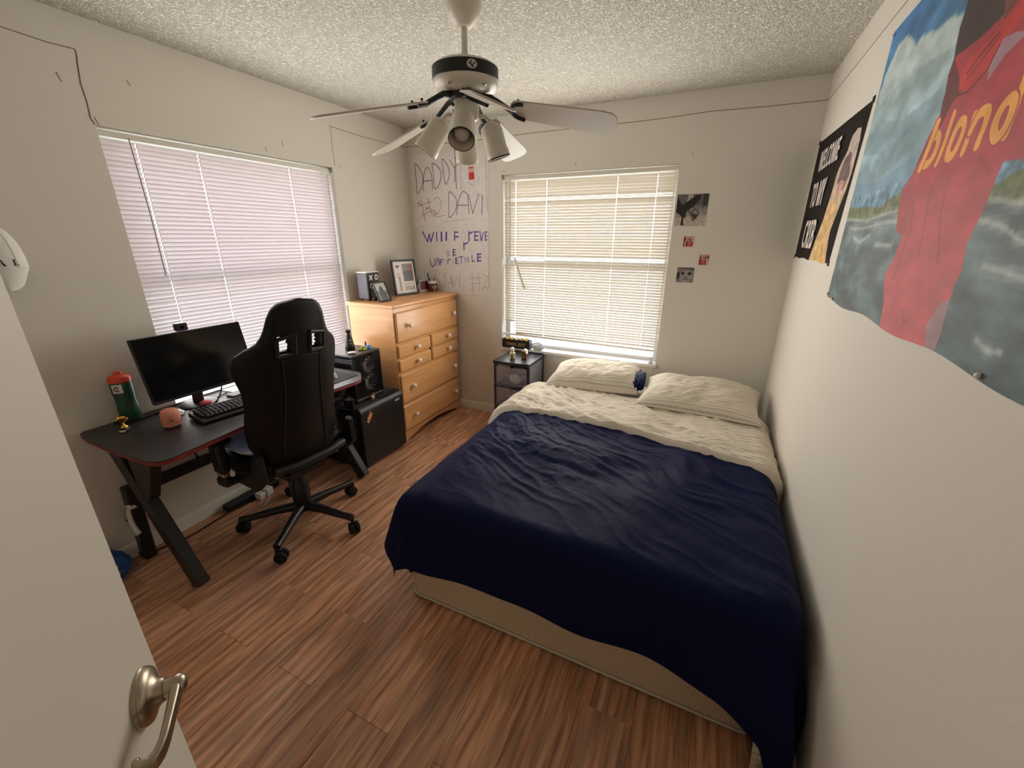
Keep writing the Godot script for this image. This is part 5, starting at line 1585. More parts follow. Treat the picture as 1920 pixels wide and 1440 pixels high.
	part("bottle", MB.new().box(Vector3(0, 0.030, 0), Vector3(0.046, 0.060, 0.026), 0.009), M.scent_pale, p1)
	part("label", MB.new().box(Vector3(0, 0.026, 0.0132), Vector3(0.018, 0.028, 0.001)), M.gold, p1)
	part("neck", MB.new().lathe([Vector2(0.010, 0.058), Vector2(0.010, 0.066), Vector2(0, 0.066)], 20), M.gold, p1)
	part("cap", MB.new().lathe([Vector2(0, 0.066), Vector2(0.013, 0.066), Vector2(0.014, 0.070), Vector2(0.014, 0.090), Vector2(0.012, 0.094), Vector2(0, 0.095)], 24), M.white_plastic, p1)
	var p2 := thing("perfume_bottle", "brown gold scent bottle with a slanted white corner on the drawer tower", "perfume bottle", Vector3(1.228, 0.6405, 0.235), -0.1)
	part("bottle", MB.new().box(Vector3(0, 0.036, 0), Vector3(0.048, 0.072, 0.024), 0.006), M.scent_gold, p2)
	part("corner_cap", MB.new().prism(PackedVector2Array([Vector2(0.004, 0.088), Vector2(0.024, 0.082), Vector2(0.028, 0.050), Vector2(0.014, 0.060)]), 0.026, T(0, 0, -0.013), 0.002), M.white_plastic, p2)
	part("plate", MB.new().box(Vector3(-0.005, 0.03, 0.0123), Vector3(0.022, 0.034, 0.001)), M.scent_gold, p2)
	# on the window sill
	var ts := SY + 0.0095
	var tb := thing("tool_box", "open black box lettered TOOL SET with yellow contents on the window sill", "box", Vector3(1.055, ts, 0.002))
	var bm := MB.new()
	bm.box(Vector3(0, 0.004, 0), Vector3(0.26, 0.006, 0.058), 0.001)
	for s in [-1.0, 1.0]:
		bm.box(Vector3(0, 0.040, s * 0.027), Vector3(0.26, 0.072, 0.004), 0.001)
		bm.box(Vector3(s * 0.128, 0.040, 0), Vector3(0.004, 0.072, 0.052), 0.001)
	part("tray", bm, M.black_plastic, tb)
	mat("lettering_gold", rgb(200, 164, 96), 0.5)
	part("lettering", words("TOOL SET", 0.026, 0.001, "Droid Serif"), M.lettering_gold, tb, T(0.0, 0.036, 0.0297))
	mat("tool_yellow", rgb(232, 186, 52), 0.45)
	var r := RandomNumberGenerator.new()
	r.seed = 12
	for k in 5:
		var tn := thing("hand_tool", ["short yellow tool handle at the left end of the black tool box", "yellow tool handle second from the left in the black tool box", "white tool handle in the middle of the black tool box", "wide yellow tool handle right of the white one in the tool box", "yellow tool handle at the right end of the black tool box"][k], "tool", Vector3(0.965 + 0.045 * k, ts + 0.068, 0.002), r.randf_range(-0.4, 0.4), "tools in the black box")
		part("grip", MB.new().box(Vector3(0, 0.010, 0), Vector3(0.034, 0.024, 0.03), 0.009), M.white_plastic if k == 2 else M.tool_yellow, tn)
		part("shaft", MB.new().tube([Vector3(0, 0.0, 0), Vector3(0.0, -0.046, 0)], 0.005, 8), M.chrome, tn)
	var nb := FastNoiseLite.new()
	nb.seed = 40; nb.frequency = 1.0; nb.fractal_octaves = 3
	mat("film_white", rgb(226, 230, 236), 0.25)
	solo("plastic_wrap", MB.new().grid(36, 22, func(a: float, b: float) -> Vector3:
		var th := a * TAU
		var e := lerpf(-PI / 2, PI / 2, b)
		var n := Vector3(cos(th) * cos(e), sin(e), sin(th) * cos(e))
		var q := n * (1.0 + 0.5 * nb.get_noise_3dv(n * 2.2)) * Vector3(0.05, 0.034, 0.026)
		return Vector3(q.x, maxf(q.y + 0.03, 0.0005), q.z), true, true), M.film_white, "crumpled clear plastic wrap beside the black tool box on the sill", "plastic wrap", Vector3(1.25, ts, 0.0))
	var cl := thing("cord_cleat", "small white plastic cleat at the right end of the window sill", "cleat", Vector3(2.185, ts, -0.012))
	part("cleat", MB.new().box(Vector3(0, 0.008, 0), Vector3(0.03, 0.016, 0.03), 0.004).box(Vector3(0, 0.026, 0), Vector3(0.016, 0.03, 0.02), 0.004).box(Vector3(0, 0.044, 0), Vector3(0.034, 0.012, 0.026), 0.004), M.white_plastic, cl)
func note_boards() -> Array:
	var ink := rgb(62, 56, 60)
	var red := rgb(170, 58, 52)
	var pur := rgb(84, 58, 150)
	var pencil := rgb(150, 136, 136)
	var b := Board.new(1024, 770, rgb(234, 226, 221))
	for q in [[[0.057,0.117],[0.060,0.328],[0.063,0.521],[0.123,0.447],[0.156,0.317],[0.127,0.202],[0.057,0.117]], [[0.149,0.489],[0.165,0.301],[0.196,0.199],[0.231,0.174],[0.260,0.220],[0.279,0.317],[0.281,0.479]], [[0.297,0.124],[0.304,0.294],[0.311,0.465],[0.371,0.411],[0.404,0.301],[0.385,0.199],[0.297,0.124]], [[0.427,0.085],[0.440,0.273],[0.457,0.413],[0.504,0.332],[0.512,0.230],[0.479,0.135],[0.427,0.085]], [[0.500,0.520],[0.488,0.693],[0.485,0.867],[0.560,0.801],[0.595,0.688],[0.576,0.590],[0.500,0.520]], [[0.585,0.840],[0.620,0.642],[0.659,0.546],[0.693,0.525],[0.737,0.567],[0.745,0.686],[0.749,0.832]]]: b.swing(q, 8, ink, 0.9)
	for q in [[[0.153,0.358],[0.289,0.346]], [[0.529,0.098],[0.583,0.206],[0.665,0.117]], [[0.583,0.206],[0.581,0.388]], [[0.603,0.709],[0.748,0.711]], [[0.753,0.567],[0.799,0.824],[0.880,0.562]], [[0.927,0.583],[0.911,0.844]]]: b.line(q, 8, ink, 0.9)
	for q in [[[0.108,0.615],[0.128,0.748],[0.148,0.902]], [[0.205,0.590],[0.235,0.734],[0.260,0.858]], [[0.081,0.695],[0.252,0.644]], [[0.092,0.855],[0.193,0.793],[0.312,0.762]]]: b.line(q, 6, red, 1)
	for q in [[[0.108,0.615],[0.128,0.748],[0.148,0.902]], [[0.205,0.590],[0.235,0.734],[0.260,0.858]]]: b.line(q, 2.5, ink, 0.5)
	for q in [[[0.281,0.624],[0.328,0.592],[0.372,0.619],[0.385,0.681],[0.364,0.764],[0.307,0.858],[0.439,0.837]]]: b.swing(q, 6, rgb(120, 104, 100), 0.8)
	for q in [[[0.084,0.640],[0.061,0.661],[0.087,0.674],[0.071,0.713]], [[0.283,0.846],[0.285,0.791],[0.309,0.796],[0.304,0.821],[0.283,0.824]]]: b.swing(q, 6, ink, 0.9)
	for q in [[[0.161,0.770],[0.181,0.716],[0.188,0.750],[0.211,0.713],[0.216,0.762]]]: b.line(q, 6, ink, 0.9)
	for q in [[[0.417,0.924],[0.499,0.926],[0.579,0.915],[0.673,0.908],[0.736,0.904]]]: b.swing(q, 4, pencil, 0.9)
	for q in [[[0.661,-0.089],[0.659,0.211],[0.660,0.507]], [[0.972,0.089],[0.976,0.463],[0.985,0.814]]]: b.swing(q, 4, rgb(110, 100, 92), 0.9)
	for q in [[[0.777,0.108],[0.807,0.110],[0.809,0.140],[0.828,0.239],[0.829,0.369],[0.765,0.372],[0.755,0.234],[0.780,0.138]]]: b.line(q, 3, pencil, 0.8)
	b.poly([[0.763,0.207],[0.819,0.202],[0.821,0.229],[0.763,0.234]], rgb(206, 70, 62))
	b.poly([[0.764,0.280],[0.828,0.273],[0.829,0.369],[0.765,0.372]], rgb(214, 44, 34))
	b.poly([[0.765,0.225],[0.825,0.22],[0.825,0.275],[0.765,0.28]], rgb(226, 170, 158))
	b.line([[0.76,0.08],[0.735,0.15]], 4, pencil, 0.8)
	b.line([[0.85,0.06],[0.87,0.12]], 4, pencil, 0.8)
	b.line([[0.745,0.4],[0.785,0.44],[0.82,0.445]], 4, pencil, 0.8)
	b.line([[0.87,0.40],[0.895,0.34]], 4, pencil, 0.8)
	b.mottle(61, 0.01, 0.01, 0.04)
	var c := Board.new(1024, 787, rgb(232, 224, 217))
	for q in [[[0.091,0.070],[0.155,0.214],[0.185,0.100],[0.204,0.214],[0.250,0.079]], [[0.546,0.070],[0.539,0.190]], [[0.546,0.077],[0.591,0.077]], [[0.543,0.142],[0.592,0.139]], [[0.738,0.069],[0.735,0.200]], [[0.738,0.100],[0.789,0.072]]]: c.line(q, 16, pur, 1)
	for q in [[[0.816,0.069],[0.814,0.192]], [[0.816,0.074],[0.859,0.072]], [[0.815,0.130],[0.854,0.127]], [[0.814,0.188],[0.857,0.185]], [[0.293,0.079],[0.291,0.200]], [[0.362,0.077],[0.358,0.200]]]: c.line(q, 16, pur, 1)
	for q in [[[0.430,0.079],[0.422,0.188]], [[0.666,0.227],[0.666,0.325]], [[0.665,0.253],[0.718,0.223]]]: c.line(q, 16, pur, 1)
	for q in [[[0.362,0.077],[0.358,0.200]], [[0.430,0.079],[0.422,0.188]]]: c.line(q, 24, pur, 1)
	for q in [[[0.882,0.072],[0.899,0.200],[0.928,0.084]], [[0.955,0.072],[0.949,0.192]], [[0.954,0.077],[0.973,0.076]], [[0.951,0.134],[0.969,0.130]], [[0.949,0.188],[0.972,0.183]]]: c.line(q, 13, pur, 1)
	for q in [[[0.174,0.482],[0.188,0.564],[0.214,0.582],[0.241,0.552],[0.250,0.462]], [[0.266,0.569],[0.280,0.480],[0.301,0.469],[0.311,0.559]]]: c.swing(q, 11, pur, 1)
	for q in [[[0.516,0.325],[0.514,0.411]], [[0.516,0.329],[0.549,0.323]], [[0.514,0.367],[0.543,0.362]], [[0.514,0.411],[0.550,0.401]], [[0.327,0.478],[0.319,0.559]], [[0.327,0.482],[0.362,0.473]]]: c.line(q, 11, pur, 1)
	for q in [[[0.323,0.518],[0.351,0.511]], [[0.436,0.466],[0.432,0.541]], [[0.435,0.483],[0.468,0.464]], [[0.547,0.450],[0.545,0.533]], [[0.547,0.453],[0.577,0.448]], [[0.546,0.490],[0.574,0.487]]]: c.line(q, 11, pur, 1)
	for q in [[[0.545,0.531],[0.578,0.524]], [[0.623,0.429],[0.619,0.534]], [[0.593,0.434],[0.647,0.427]], [[0.769,0.404],[0.770,0.494],[0.803,0.487]], [[0.845,0.381],[0.846,0.487]], [[0.845,0.388],[0.888,0.383]]]: c.line(q, 11, pur, 1)
	for q in [[[0.845,0.432],[0.886,0.427]], [[0.846,0.483],[0.885,0.476]]]: c.line(q, 11, pur, 1)
	for q in [[[0.845,0.381],[0.846,0.487]], [[0.845,0.388],[0.888,0.383]], [[0.845,0.432],[0.886,0.427]], [[0.846,0.483],[0.885,0.476]], [[0.547,0.450],[0.545,0.533]], [[0.516,0.325],[0.514,0.411]]]: c.line(q, 17, pur, 1)
	for q in [[[0.431,0.346],[0.428,0.420],[0.462,0.402],[0.438,0.381],[0.459,0.359],[0.431,0.346]], [[0.712,0.432],[0.714,0.504],[0.730,0.487],[0.714,0.466],[0.727,0.445],[0.712,0.432]]]: c.swing(q, 6, pur, 0.8)
	for q in [[[0.661,0.515],[0.680,0.432],[0.697,0.510]]]: c.line(q, 6, pur, 0.8)
	for q in [[[0.664,0.072],[0.632,0.134],[0.659,0.193],[0.693,0.134],[0.664,0.072]], [[0.392,0.476],[0.373,0.520],[0.392,0.561],[0.411,0.511],[0.392,0.476]], [[0.505,0.473],[0.484,0.490],[0.504,0.511],[0.481,0.545]]]: c.swing(q, 4, rgb(176, 166, 164), 1)
	for q in [[[0.368,0.707],[0.396,0.756],[0.391,0.866],[0.362,0.914],[0.368,0.707]]]: c.swing(q, 6, rgb(158, 140, 136), 0.9)
	for q in [[[0.405,0.930],[0.470,0.710],[0.480,0.879]], [[0.427,0.831],[0.486,0.824]], [[0.481,0.750],[0.497,0.888],[0.554,0.721]], [[0.592,0.708],[0.584,0.895]]]: c.line(q, 6, rgb(158, 140, 136), 0.9)
	for q in [[[0.914,0.692],[0.949,0.687],[0.972,0.733],[0.930,0.824],[0.889,0.907],[0.954,0.858],[0.969,0.919]]]: c.swing(q, 6, rgb(160, 142, 138), 0.8)
	for q in [[[0.770,0.664],[0.762,0.970]], [[0.854,0.661],[0.857,0.935]], [[0.731,0.738],[0.896,0.729]], [[0.728,0.822],[0.874,0.805]]]: c.line(q, 6, rgb(160, 142, 138), 0.8)
	for q in [[[0.989,0.077],[0.988,0.638],[0.989,0.882]]]: c.line(q, 5, rgb(120, 108, 98), 0.8)
	for q in [[[0.607,0.995],[0.976,0.989]]]: c.line(q, 3, rgb(140, 128, 116), 0.8)
	c.mottle(62, 0.01, 0.01, 0.04)
	return [b, c]

# ---------- prints on the walls ----------
# a slightly loose sheet on a wall: corners tl, tr, br, bl; nrm points into the room
func sheet(nm: String, label: String, cat: String, tl: Vector3, tr: Vector3, br: Vector3, bl: Vector3, nrm: Vector3, m: Material, loose: float, pins: Array, group := "") -> Node3D:
	var o := thing(nm, label, cat, (bl + br) * 0.5, 0.0, group)
	var off := o.position
	var no := FastNoiseLite.new()
	no.seed = int(tl.x * 100 + tl.y * 70); no.frequency = 1.0
	var P := func(u: float, v: float) -> Vector3:
		var p := tl.lerp(tr, u).lerp(bl.lerp(br, u), v)
		# the lower edge sags between the pins
		if loose > 0.0: p += (tl - bl).normalized() * -0.012 * loose * sin(u * PI * 3.0) * sin(u * PI * 3.0) * v
		var edge := minf(minf(u, 1.0 - u), minf(v, 1.0 - v))
		return p + nrm * (0.0015 + loose * 0.006 * smoothstep(0.0, 0.15, edge) * (1.0 + no.get_noise_2d(p.z * 4.0 + p.x * 4.0, p.y * 4.0))) - off
	var mb := MB.new().grid(36, 26, P, (tr - tl).cross(bl - tl).dot(nrm) < 0.0)
	part("print", mb, m, o)
	var bk := MB.new().grid(36, 26, func(u: float, v: float) -> Vector3: return P.call(u, v) - nrm * 0.0008, (tr - tl).cross(bl - tl).dot(nrm) > 0.0)
	part("backing", bk, M.paper_back, o)
	for q in pins:
		var c: Vector3 = P.call(q[0], q[1])
		part("push_pin", MB.new().ball(c + nrm * 0.003, Vector3.ONE * 0.0058, 10, 8), M.pin_white, o)
	return o

func flat_print(nm: String, label: String, x0: float, x1: float, y0: float, y1: float, b: Board, shear := 0.0) -> void:
	var o := thing(nm, label, "photo", Vector3((x0 + x1) / 2, y0, 0.0), 0.0, "photo prints right of the bed window")
	var m := printed(nm + str(x0), b, 0.4)
	var w := (x1 - x0) / 2
	var h := y1 - y0
	var mb := MB.new()
	mb.face([Vector3(-w, 0, 0.0024), Vector3(w + shear, 0, 0.0024), Vector3(w, h, 0.0024), Vector3(-w + shear, h, 0.0024)], Vector3.BACK, [Vector2(0, 1), Vector2(1, 1), Vector2(1, 0), Vector2(0, 0)])
	part("print", mb, m, o)
	part("card", MB.new().box(Vector3(0, h / 2, 0.0011), Vector3(w * 2, h, 0.002)), M.paper_back, o)

func wall_prints() -> void:
	mat("paper_back", rgb(222, 216, 208), 0.8)
	mat("pin_white", rgb(236, 232, 224), 0.3)
	var nb := note_boards()
	printed("note_top", nb[0], 0.55)
	printed("note_low", nb[1], 0.55)
	sheet("hand_lettered_sheet", "upper white sheet lettered DADDY #2 DAVI with a red bottle drawing", "poster", Vector3(0.045, 2.232, 0), Vector3(0.795, 2.228, 0), Vector3(0.795, 1.668, 0), Vector3(0.045, 1.668, 0), Vector3.BACK, M.note_top, 0.15, [[0.04, 0.04]], "hand lettered sheets by the corner")
	sheet("hand_lettered_sheet", "lower white sheet with purple letters WILL FOREVER BE UNFORGETABLE by the corner", "poster", Vector3(0.055, 1.662, 0), Vector3(0.795, 1.664, 0), Vector3(0.795, 1.093, 0), Vector3(0.055, 1.093, 0), Vector3.BACK, M.note_low, 0.15, [[0.025, 0.03]], "hand lettered sheets by the corner")
	# big seaside poster
	var b := Board.new(1024, 620, rgb(147, 181, 195))
	b.poly([[0, 0], [1, 0], [1, 0.66], [0, 0.66]], rgb(66, 121, 174), rgb(119, 163, 184))
	b.poly([[0.0, 0.24], [0.03, 0.13], [0.082, 0.079], [0.12, 0.075], [0.178, 0.12], [0.214, 0.155], [0.242, 0.15], [0.31, 0.175], [0.362, 0.176], [0.43, 0.21], [0.50, 0.16], [0.6, 0.2], [0.75, 0.16], [0.9, 0.2], [1, 0.18], [1, 0.62], [0, 0.62]], rgb(193, 209, 206), rgb(128, 165, 181))
	b.mottle(71, 0.006, 0.012, 0.26, 0.0, 0.64)
	b.soften(10)
	b.poly([[0.0, 0.22], [0.03, 0.125], [0.06, 0.095], [0.082, 0.082], [0.12, 0.078], [0.15, 0.1], [0.178, 0.12], [0.2, 0.15], [0.214, 0.155], [0.23, 0.147], [0.27, 0.155], [0.31, 0.172], [0.362, 0.176], [0.43, 0.21], [0.43, 0.27], [0.3, 0.25], [0.15, 0.22], [0.05, 0.26]], rgb(202, 216, 213), null, 0.55)
	b.soften(4)
	b.poly([[0.0, 0.36], [0.1, 0.32], [0.25, 0.38], [0.42, 0.36], [0.42, 0.42], [0.2, 0.46], [0.0, 0.42]], rgb(110, 142, 158), null, 0.35)
	b.poly([[0.0, 0.53], [0.2, 0.55], [0.4, 0.52], [0.4, 0.64], [0, 0.64]], rgb(96, 133, 167), null, 0.45)
	b.poly([[0, 0.625], [0.055, 0.622], [0.141, 0.626], [0.2, 0.63], [0.264, 0.643], [0.3, 0.625], [0.328, 0.622], [0.362, 0.61], [0.42, 0.59], [0.6, 0.6], [0.688, 0.649], [0.701, 0.635], [0.719, 0.626], [0.76, 0.6], [0.85, 0.585], [1, 0.6], [1, 0.69], [0, 0.69]], rgb(94, 108, 62), rgb(110, 119, 75))
	b.mottle(72, 0.03, 0.03, 0.5, 0.58, 0.69)
	b.poly([[0, 0.672], [0.065, 0.668], [0.205, 0.676], [0.371, 0.668], [0.676, 0.674], [0.743, 0.685], [1, 0.68], [1, 1], [0, 1]], rgb(98, 114, 117), rgb(75, 96, 98))
	b.mottle(73, 0.006, 0.016, 0.55, 0.68, 1.0)
	for q in [[[0, 0.67], [0.057, 0.668], [0.203, 0.676], [0.366, 0.667]], [[0.06, 0.70], [0.116, 0.702], [0.266, 0.7], [0.381, 0.696]], [[0.676, 0.674], [0.743, 0.685], [0.9, 0.68], [1, 0.69]], [[0.67, 0.712], [0.728, 0.726], [0.766, 0.745], [0.85, 0.77], [1, 0.76]], [[0.752, 0.935], [0.781, 0.943], [0.806, 0.935]], [[0.72, 0.799], [0.776, 0.803], [0.88, 0.82]], [[0.12, 0.735], [0.18, 0.75], [0.25, 0.735]], [[0.3, 0.77], [0.39, 0.765]]]:
		b.line(q, 7, rgb(218, 225, 220), 0.55)
		b.line(q, 22, rgb(172, 184, 181), 0.22)
	b.soften(4)
	# the figure in red
	var body := [[0.414, 0.12], [0.414, 0.184], [0.414, 0.23], [0.427, 0.248], [0.43, 0.286], [0.43, 0.309], [0.427, 0.337], [0.436, 0.376], [0.44, 0.436], [0.419, 0.482], [0.397, 0.56], [0.359, 0.61], [0.372, 0.664], [0.394, 0.723], [0.431, 0.735], [0.428, 0.788], [0.407, 0.847], [0.414, 0.88], [0.434, 0.929], [0.438, 1.0], [0.664, 1.0], [0.668, 0.955], [0.669, 0.899], [0.674, 0.813], [0.663, 0.761], [0.672, 0.7], [0.673, 0.653], [0.678, 0.604], [0.72, 0.61], [0.80, 0.6], [0.86, 0.56], [0.84, 0.46], [0.76, 0.36], [0.70, 0.3], [0.68, 0.2], [0.64, 0.12], [0.54, 0.08], [0.46, 0.09]]
	b.poly(body, rgb(168, 40, 56), rgb(204, 74, 80))
	b.poly([[0.372, 0.664], [0.394, 0.723], [0.431, 0.735], [0.44, 0.68], [0.42, 0.6], [0.40, 0.56], [0.359, 0.61]], rgb(170, 52, 56), null, 0.7)
	b.poly([[0.43, 0.3], [0.427, 0.337], [0.436, 0.376], [0.44, 0.436], [0.402, 0.55], [0.43, 0.52], [0.455, 0.465], [0.476, 0.412], [0.5, 0.4], [0.469, 0.354]], rgb(98, 30, 30), null, 0.9)
	b.poly([[0.414, 0.12], [0.414, 0.23], [0.43, 0.303], [0.446, 0.302], [0.515, 0.299], [0.564, 0.285], [0.60, 0.2], [0.58, 0.12], [0.52, 0.08], [0.46, 0.09]], rgb(62, 44, 38))
	b.poly([[0.52, 0.2], [0.56, 0.13], [0.62, 0.14], [0.65, 0.2], [0.62, 0.29], [0.56, 0.3]], rgb(118, 66, 56))
	b.poly([[0.485, 0.395], [0.475, 0.36], [0.49, 0.33], [0.547, 0.315], [0.6, 0.27], [0.64, 0.3], [0.60, 0.33], [0.561, 0.39], [0.523, 0.412]], rgb(194, 48, 50))
	b.soften(3)
	b.line([[0.50, 0.366], [0.53, 0.34], [0.56, 0.322]], 4, rgb(98, 26, 30), 0.9)
	b.line([[0.505, 0.38], [0.54, 0.352], [0.567, 0.33]], 3, rgb(98, 26, 30), 0.9)
	b.line([[0.48, 0.405], [0.52, 0.414], [0.56, 0.392], [0.575, 0.355]], 3, rgb(88, 24, 26), 0.9)
	b.poly([[0.566, 0.392], [0.58, 0.345], [0.61, 0.352], [0.64, 0.37], [0.6, 0.385], [0.575, 0.42]], rgb(172, 132, 146))
	for q in [[[0.43, 0.6], [0.46, 0.72], [0.45, 0.85]], [[0.55, 0.58], [0.56, 0.7], [0.6, 0.8]], [[0.5, 0.62], [0.52, 0.78]], [[0.62, 0.58], [0.66, 0.62]], [[0.53, 0.92], [0.535, 0.95], [0.55, 0.955]]]:
		b.line(q, 9, rgb(150, 40, 52), 0.35)
	b.poly([[0.62, 0.95], [0.645, 0.89], [0.669, 0.88], [0.668, 0.955], [0.664, 1.0], [0.635, 1.0]], rgb(150, 140, 150), null, 0.75)
	var og := rgb(244, 168, 66)
	var rd := rgb(172, 44, 58)
	for q in [[[0.662, 0.45], [0.6615, 0.50], [0.660, 0.553]], [[0.631, 0.532], [0.631, 0.50], [0.643, 0.483], [0.655, 0.495], [0.655, 0.535], [0.642, 0.553], [0.631, 0.532]], [[0.571, 0.482], [0.569, 0.52], [0.567, 0.553]], [[0.571, 0.512], [0.583, 0.484], [0.599, 0.484], [0.606, 0.503], [0.604, 0.553]], [[0.512, 0.532], [0.514, 0.50], [0.527, 0.478], [0.542, 0.484], [0.545, 0.515], [0.534, 0.548], [0.518, 0.549], [0.512, 0.532]], [[0.496, 0.45], [0.489, 0.50], [0.483, 0.553]], [[0.432, 0.51], [0.443, 0.484], [0.458, 0.486], [0.463, 0.514], [0.454, 0.545], [0.437, 0.551]], [[0.441, 0.45], [0.433, 0.504], [0.424, 0.558]]]:
		b.swing(q, 20, rd)
		b.swing(q, 14.5, og)
	b.mottle(75, 0.012, 0.02, 0.12)
	printed("poster_sea", b, 0.6)
	sheet("wall_poster", "large poster of a figure in red by the sea lettered blond, on the right wall", "poster", Vector3(W, 2.246, 1.095), Vector3(W, 2.246, 2.60), Vector3(W, 1.362, 2.60), Vector3(W, 1.352, 1.09), Vector3.LEFT, M.poster_sea, 1.0, [[0.012, 0.018], [0.008, 0.985], [0.065, 0.992], [0.785, 0.99]], "posters along the right wall")
	# black flag
	b = Board.new(768, 480, rgb(44, 38, 35))
	b.poly([[0.50, 1.0], [0.57, 0.86], [0.611, 0.772], [0.625, 0.72], [0.649, 0.679], [0.668, 0.567], [0.695, 0.375], [0.74, 0.30], [0.801, 0.232], [0.82, 0.147], [0.88, 0.12], [0.935, 0.13], [0.955, 0.2], [0.966, 0.3], [0.968, 0.42], [0.955, 0.5], [0.902, 0.681], [0.879, 0.77], [0.90, 0.88], [0.93, 1.0]], rgb(196, 182, 176), rgb(222, 186, 136))
	b.poly([[0.749, 0.423], [0.794, 0.28], [0.86, 0.25], [0.897, 0.272], [0.936, 0.415], [0.9, 0.5], [0.845, 0.505]], rgb(128, 108, 108))
	b.poly([[0.77, 0.45], [0.83, 0.42], [0.90, 0.44], [0.88, 0.5], [0.83, 0.53]], rgb(206, 160, 152))
	b.poly([[0.66, 0.7], [0.72, 0.55], [0.84, 0.55], [0.86, 0.66], [0.80, 0.8], [0.86, 1.0], [0.66, 1.0]], rgb(226, 182, 118), null, 0.6)
	b.mottle(81, 0.02, 0.02, 0.2)
	b.soften(3)
	printed("poster_black", b, 0.85).metallic_specular = 0.2
	var fl := sheet("wall_flag", "small black wall flag with white lettering and a pale shape in the right corner", "flag", Vector3(W, 2.092, 0.045), Vector3(W, 2.062, 1.045), Vector3(W, 1.477, 0.965), Vector3(W, 1.474, 0.035), Vector3.LEFT, M.poster_black, 0.5, [], "posters along the right wall")
	mat("letter_white", rgb(226, 214, 206), 0.7)
	var off := fl.position
	# tall squeezed lettering in three lines
	for q in [["WELCOME", 0.215, 0.66, 0.115, 0.275], ["TO MY", 0.20, 0.535, 0.365, 0.565], ["CRIB", 0.215, 0.52, 0.672, 0.905]]:
		var z0: float = 0.04 + q[1] * 0.98
		var z1: float = 0.04 + q[2] * 0.98
		var y1: float = 2.085 - q[3] * 0.615
		var y0: float = 2.085 - q[4] * 0.615
		var tm := words(q[0], 0.1, 0.0012)
		var bb := tm.get_aabb()
		var sx := (z1 - z0) / bb.size.x
		var sy := (y1 - y0) / bb.size.y
		var t := Transform3D(Basis(Vector3(0, 0, sx), Vector3(0, sy, 0), Vector3(-1, 0, 0)), Vector3(W - 0.0115, (y0 + y1) / 2, (z0 + z1) / 2) - off)
		t.origin -= t.basis * bb.get_center()
		part("lettering", tm, M.letter_white, fl, t)
	for c in [Vector3(W - 0.002, 2.092, 0.045), Vector3(W - 0.002, 2.062, 1.045), Vector3(W - 0.002, 1.477, 0.965), Vector3(W - 0.002, 1.474, 0.035)]:
		part("hem_tab", MB.new().box(c - off, Vector3(0.004, 0.022, 0.022), 0.001), M.black_matte, fl)
	# four photo prints
	b = Board.new(160, 140, rgb(150, 142, 134))
	b.poly([[0, 0], [1, 0], [1, 0.42], [0, 0.45]], rgb(104, 98, 92))
	b.poly([[0.35, 0.0], [0.5, 0.0], [0.5, 0.3], [0.3, 0.32]], rgb(176, 166, 156))
	b.poly([[0.6, 0.35], [1, 0.33], [1, 0.45], [0.6, 0.46]], rgb(124, 118, 112))
	b.poly([[0, 0.72], [1, 0.66], [1, 1], [0, 1]], rgb(190, 180, 168))
	b.poly([[0.82, 0.0], [1, 0], [1, 0.35], [0.85, 0.4]], rgb(60, 56, 54))
	b.poly([[0, 0.05], [0.18, 0.34], [0.45, 0.14], [0.62, 0.04], [0.72, 0.02], [0.76, 0.12], [0.66, 0.26], [0.5, 0.42], [0.35, 0.55], [0.33, 0.72], [0.27, 0.76], [0.29, 0.95], [0.38, 0.98], [0.2, 0.98], [0.22, 0.72], [0.1, 0.6], [0, 0.56]], rgb(34, 32, 32))
	b.line([[0.42, 0.52], [0.5, 0.62], [0.52, 0.72], [0.6, 0.84], [0.7, 0.72], [0.74, 0.6], [0.62, 0.46], [0.5, 0.56], [0.66, 0.66]], 4, rgb(44, 40, 40))
	b.poly([[0.5, 0.63], [0.74, 0.64], [0.62, 0.82]], rgb(60, 56, 54))
	b.mottle(5, 0.08, 0.08, 0.3)
	flat_print("photo_print", "largest grey print of a bending figure with a basket, right of the bed window", 2.235, 2.428, 1.655, 1.852, b)
	var people := func(sd: int) -> Board:
		var q := Board.new(72, 86, rgb(224, 214, 206))
		q.poly([[0.08, 0.07], [0.92, 0.07], [0.92, 0.86], [0.08, 0.86]], rgb(206, 150, 142))
		var rg := RandomNumberGenerator.new()
		rg.seed = sd
		for k in 4:
			var x := 0.18 + 0.21 * k
			q.poly([[x - 0.1, 0.86], [x - 0.09, 0.45], [x + 0.09, 0.45], [x + 0.1, 0.86]], [rgb(176, 58, 60), rgb(214, 172, 162), rgb(150, 44, 50), rgb(190, 96, 92)][(k + sd) % 4])
			q.oval(x, 0.32 + rg.randf_range(-0.05, 0.05), 0.075, 0.10, rgb(72, 40, 40) if rg.randf() < 0.6 else rgb(190, 130, 112))
		q.poly([[0.08, 0.07], [0.2, 0.07], [0.18, 0.86], [0.08, 0.86]], rgb(78, 26, 30), null, 0.8 if sd == 1 else 0.2)
		return q
	flat_print("photo_print", "upper of the two tiny red group photos right of the bed window", 2.303, 2.376, 1.510, 1.595, people.call(1))
	flat_print("photo_print", "lower of the two tiny red group photos, offset towards the corner", 2.418, 2.492, 1.392, 1.478, people.call(2))
	b = Board.new(100, 100, rgb(132, 126, 120))
	b.poly([[0, 0], [1, 0], [1, 0.16], [0, 0.05]], rgb(86, 80, 76))
	b.oval(0.55, 0.62, 0.36, 0.42, rgb(160, 152, 146))
	b.oval(0.36, 0.40, 0.09, 0.10, rgb(36, 32, 32))
	b.oval(0.76, 0.40, 0.10, 0.11, rgb(36, 32, 32))
	b.oval(0.56, 0.62, 0.06, 0.05, rgb(88, 80, 78))
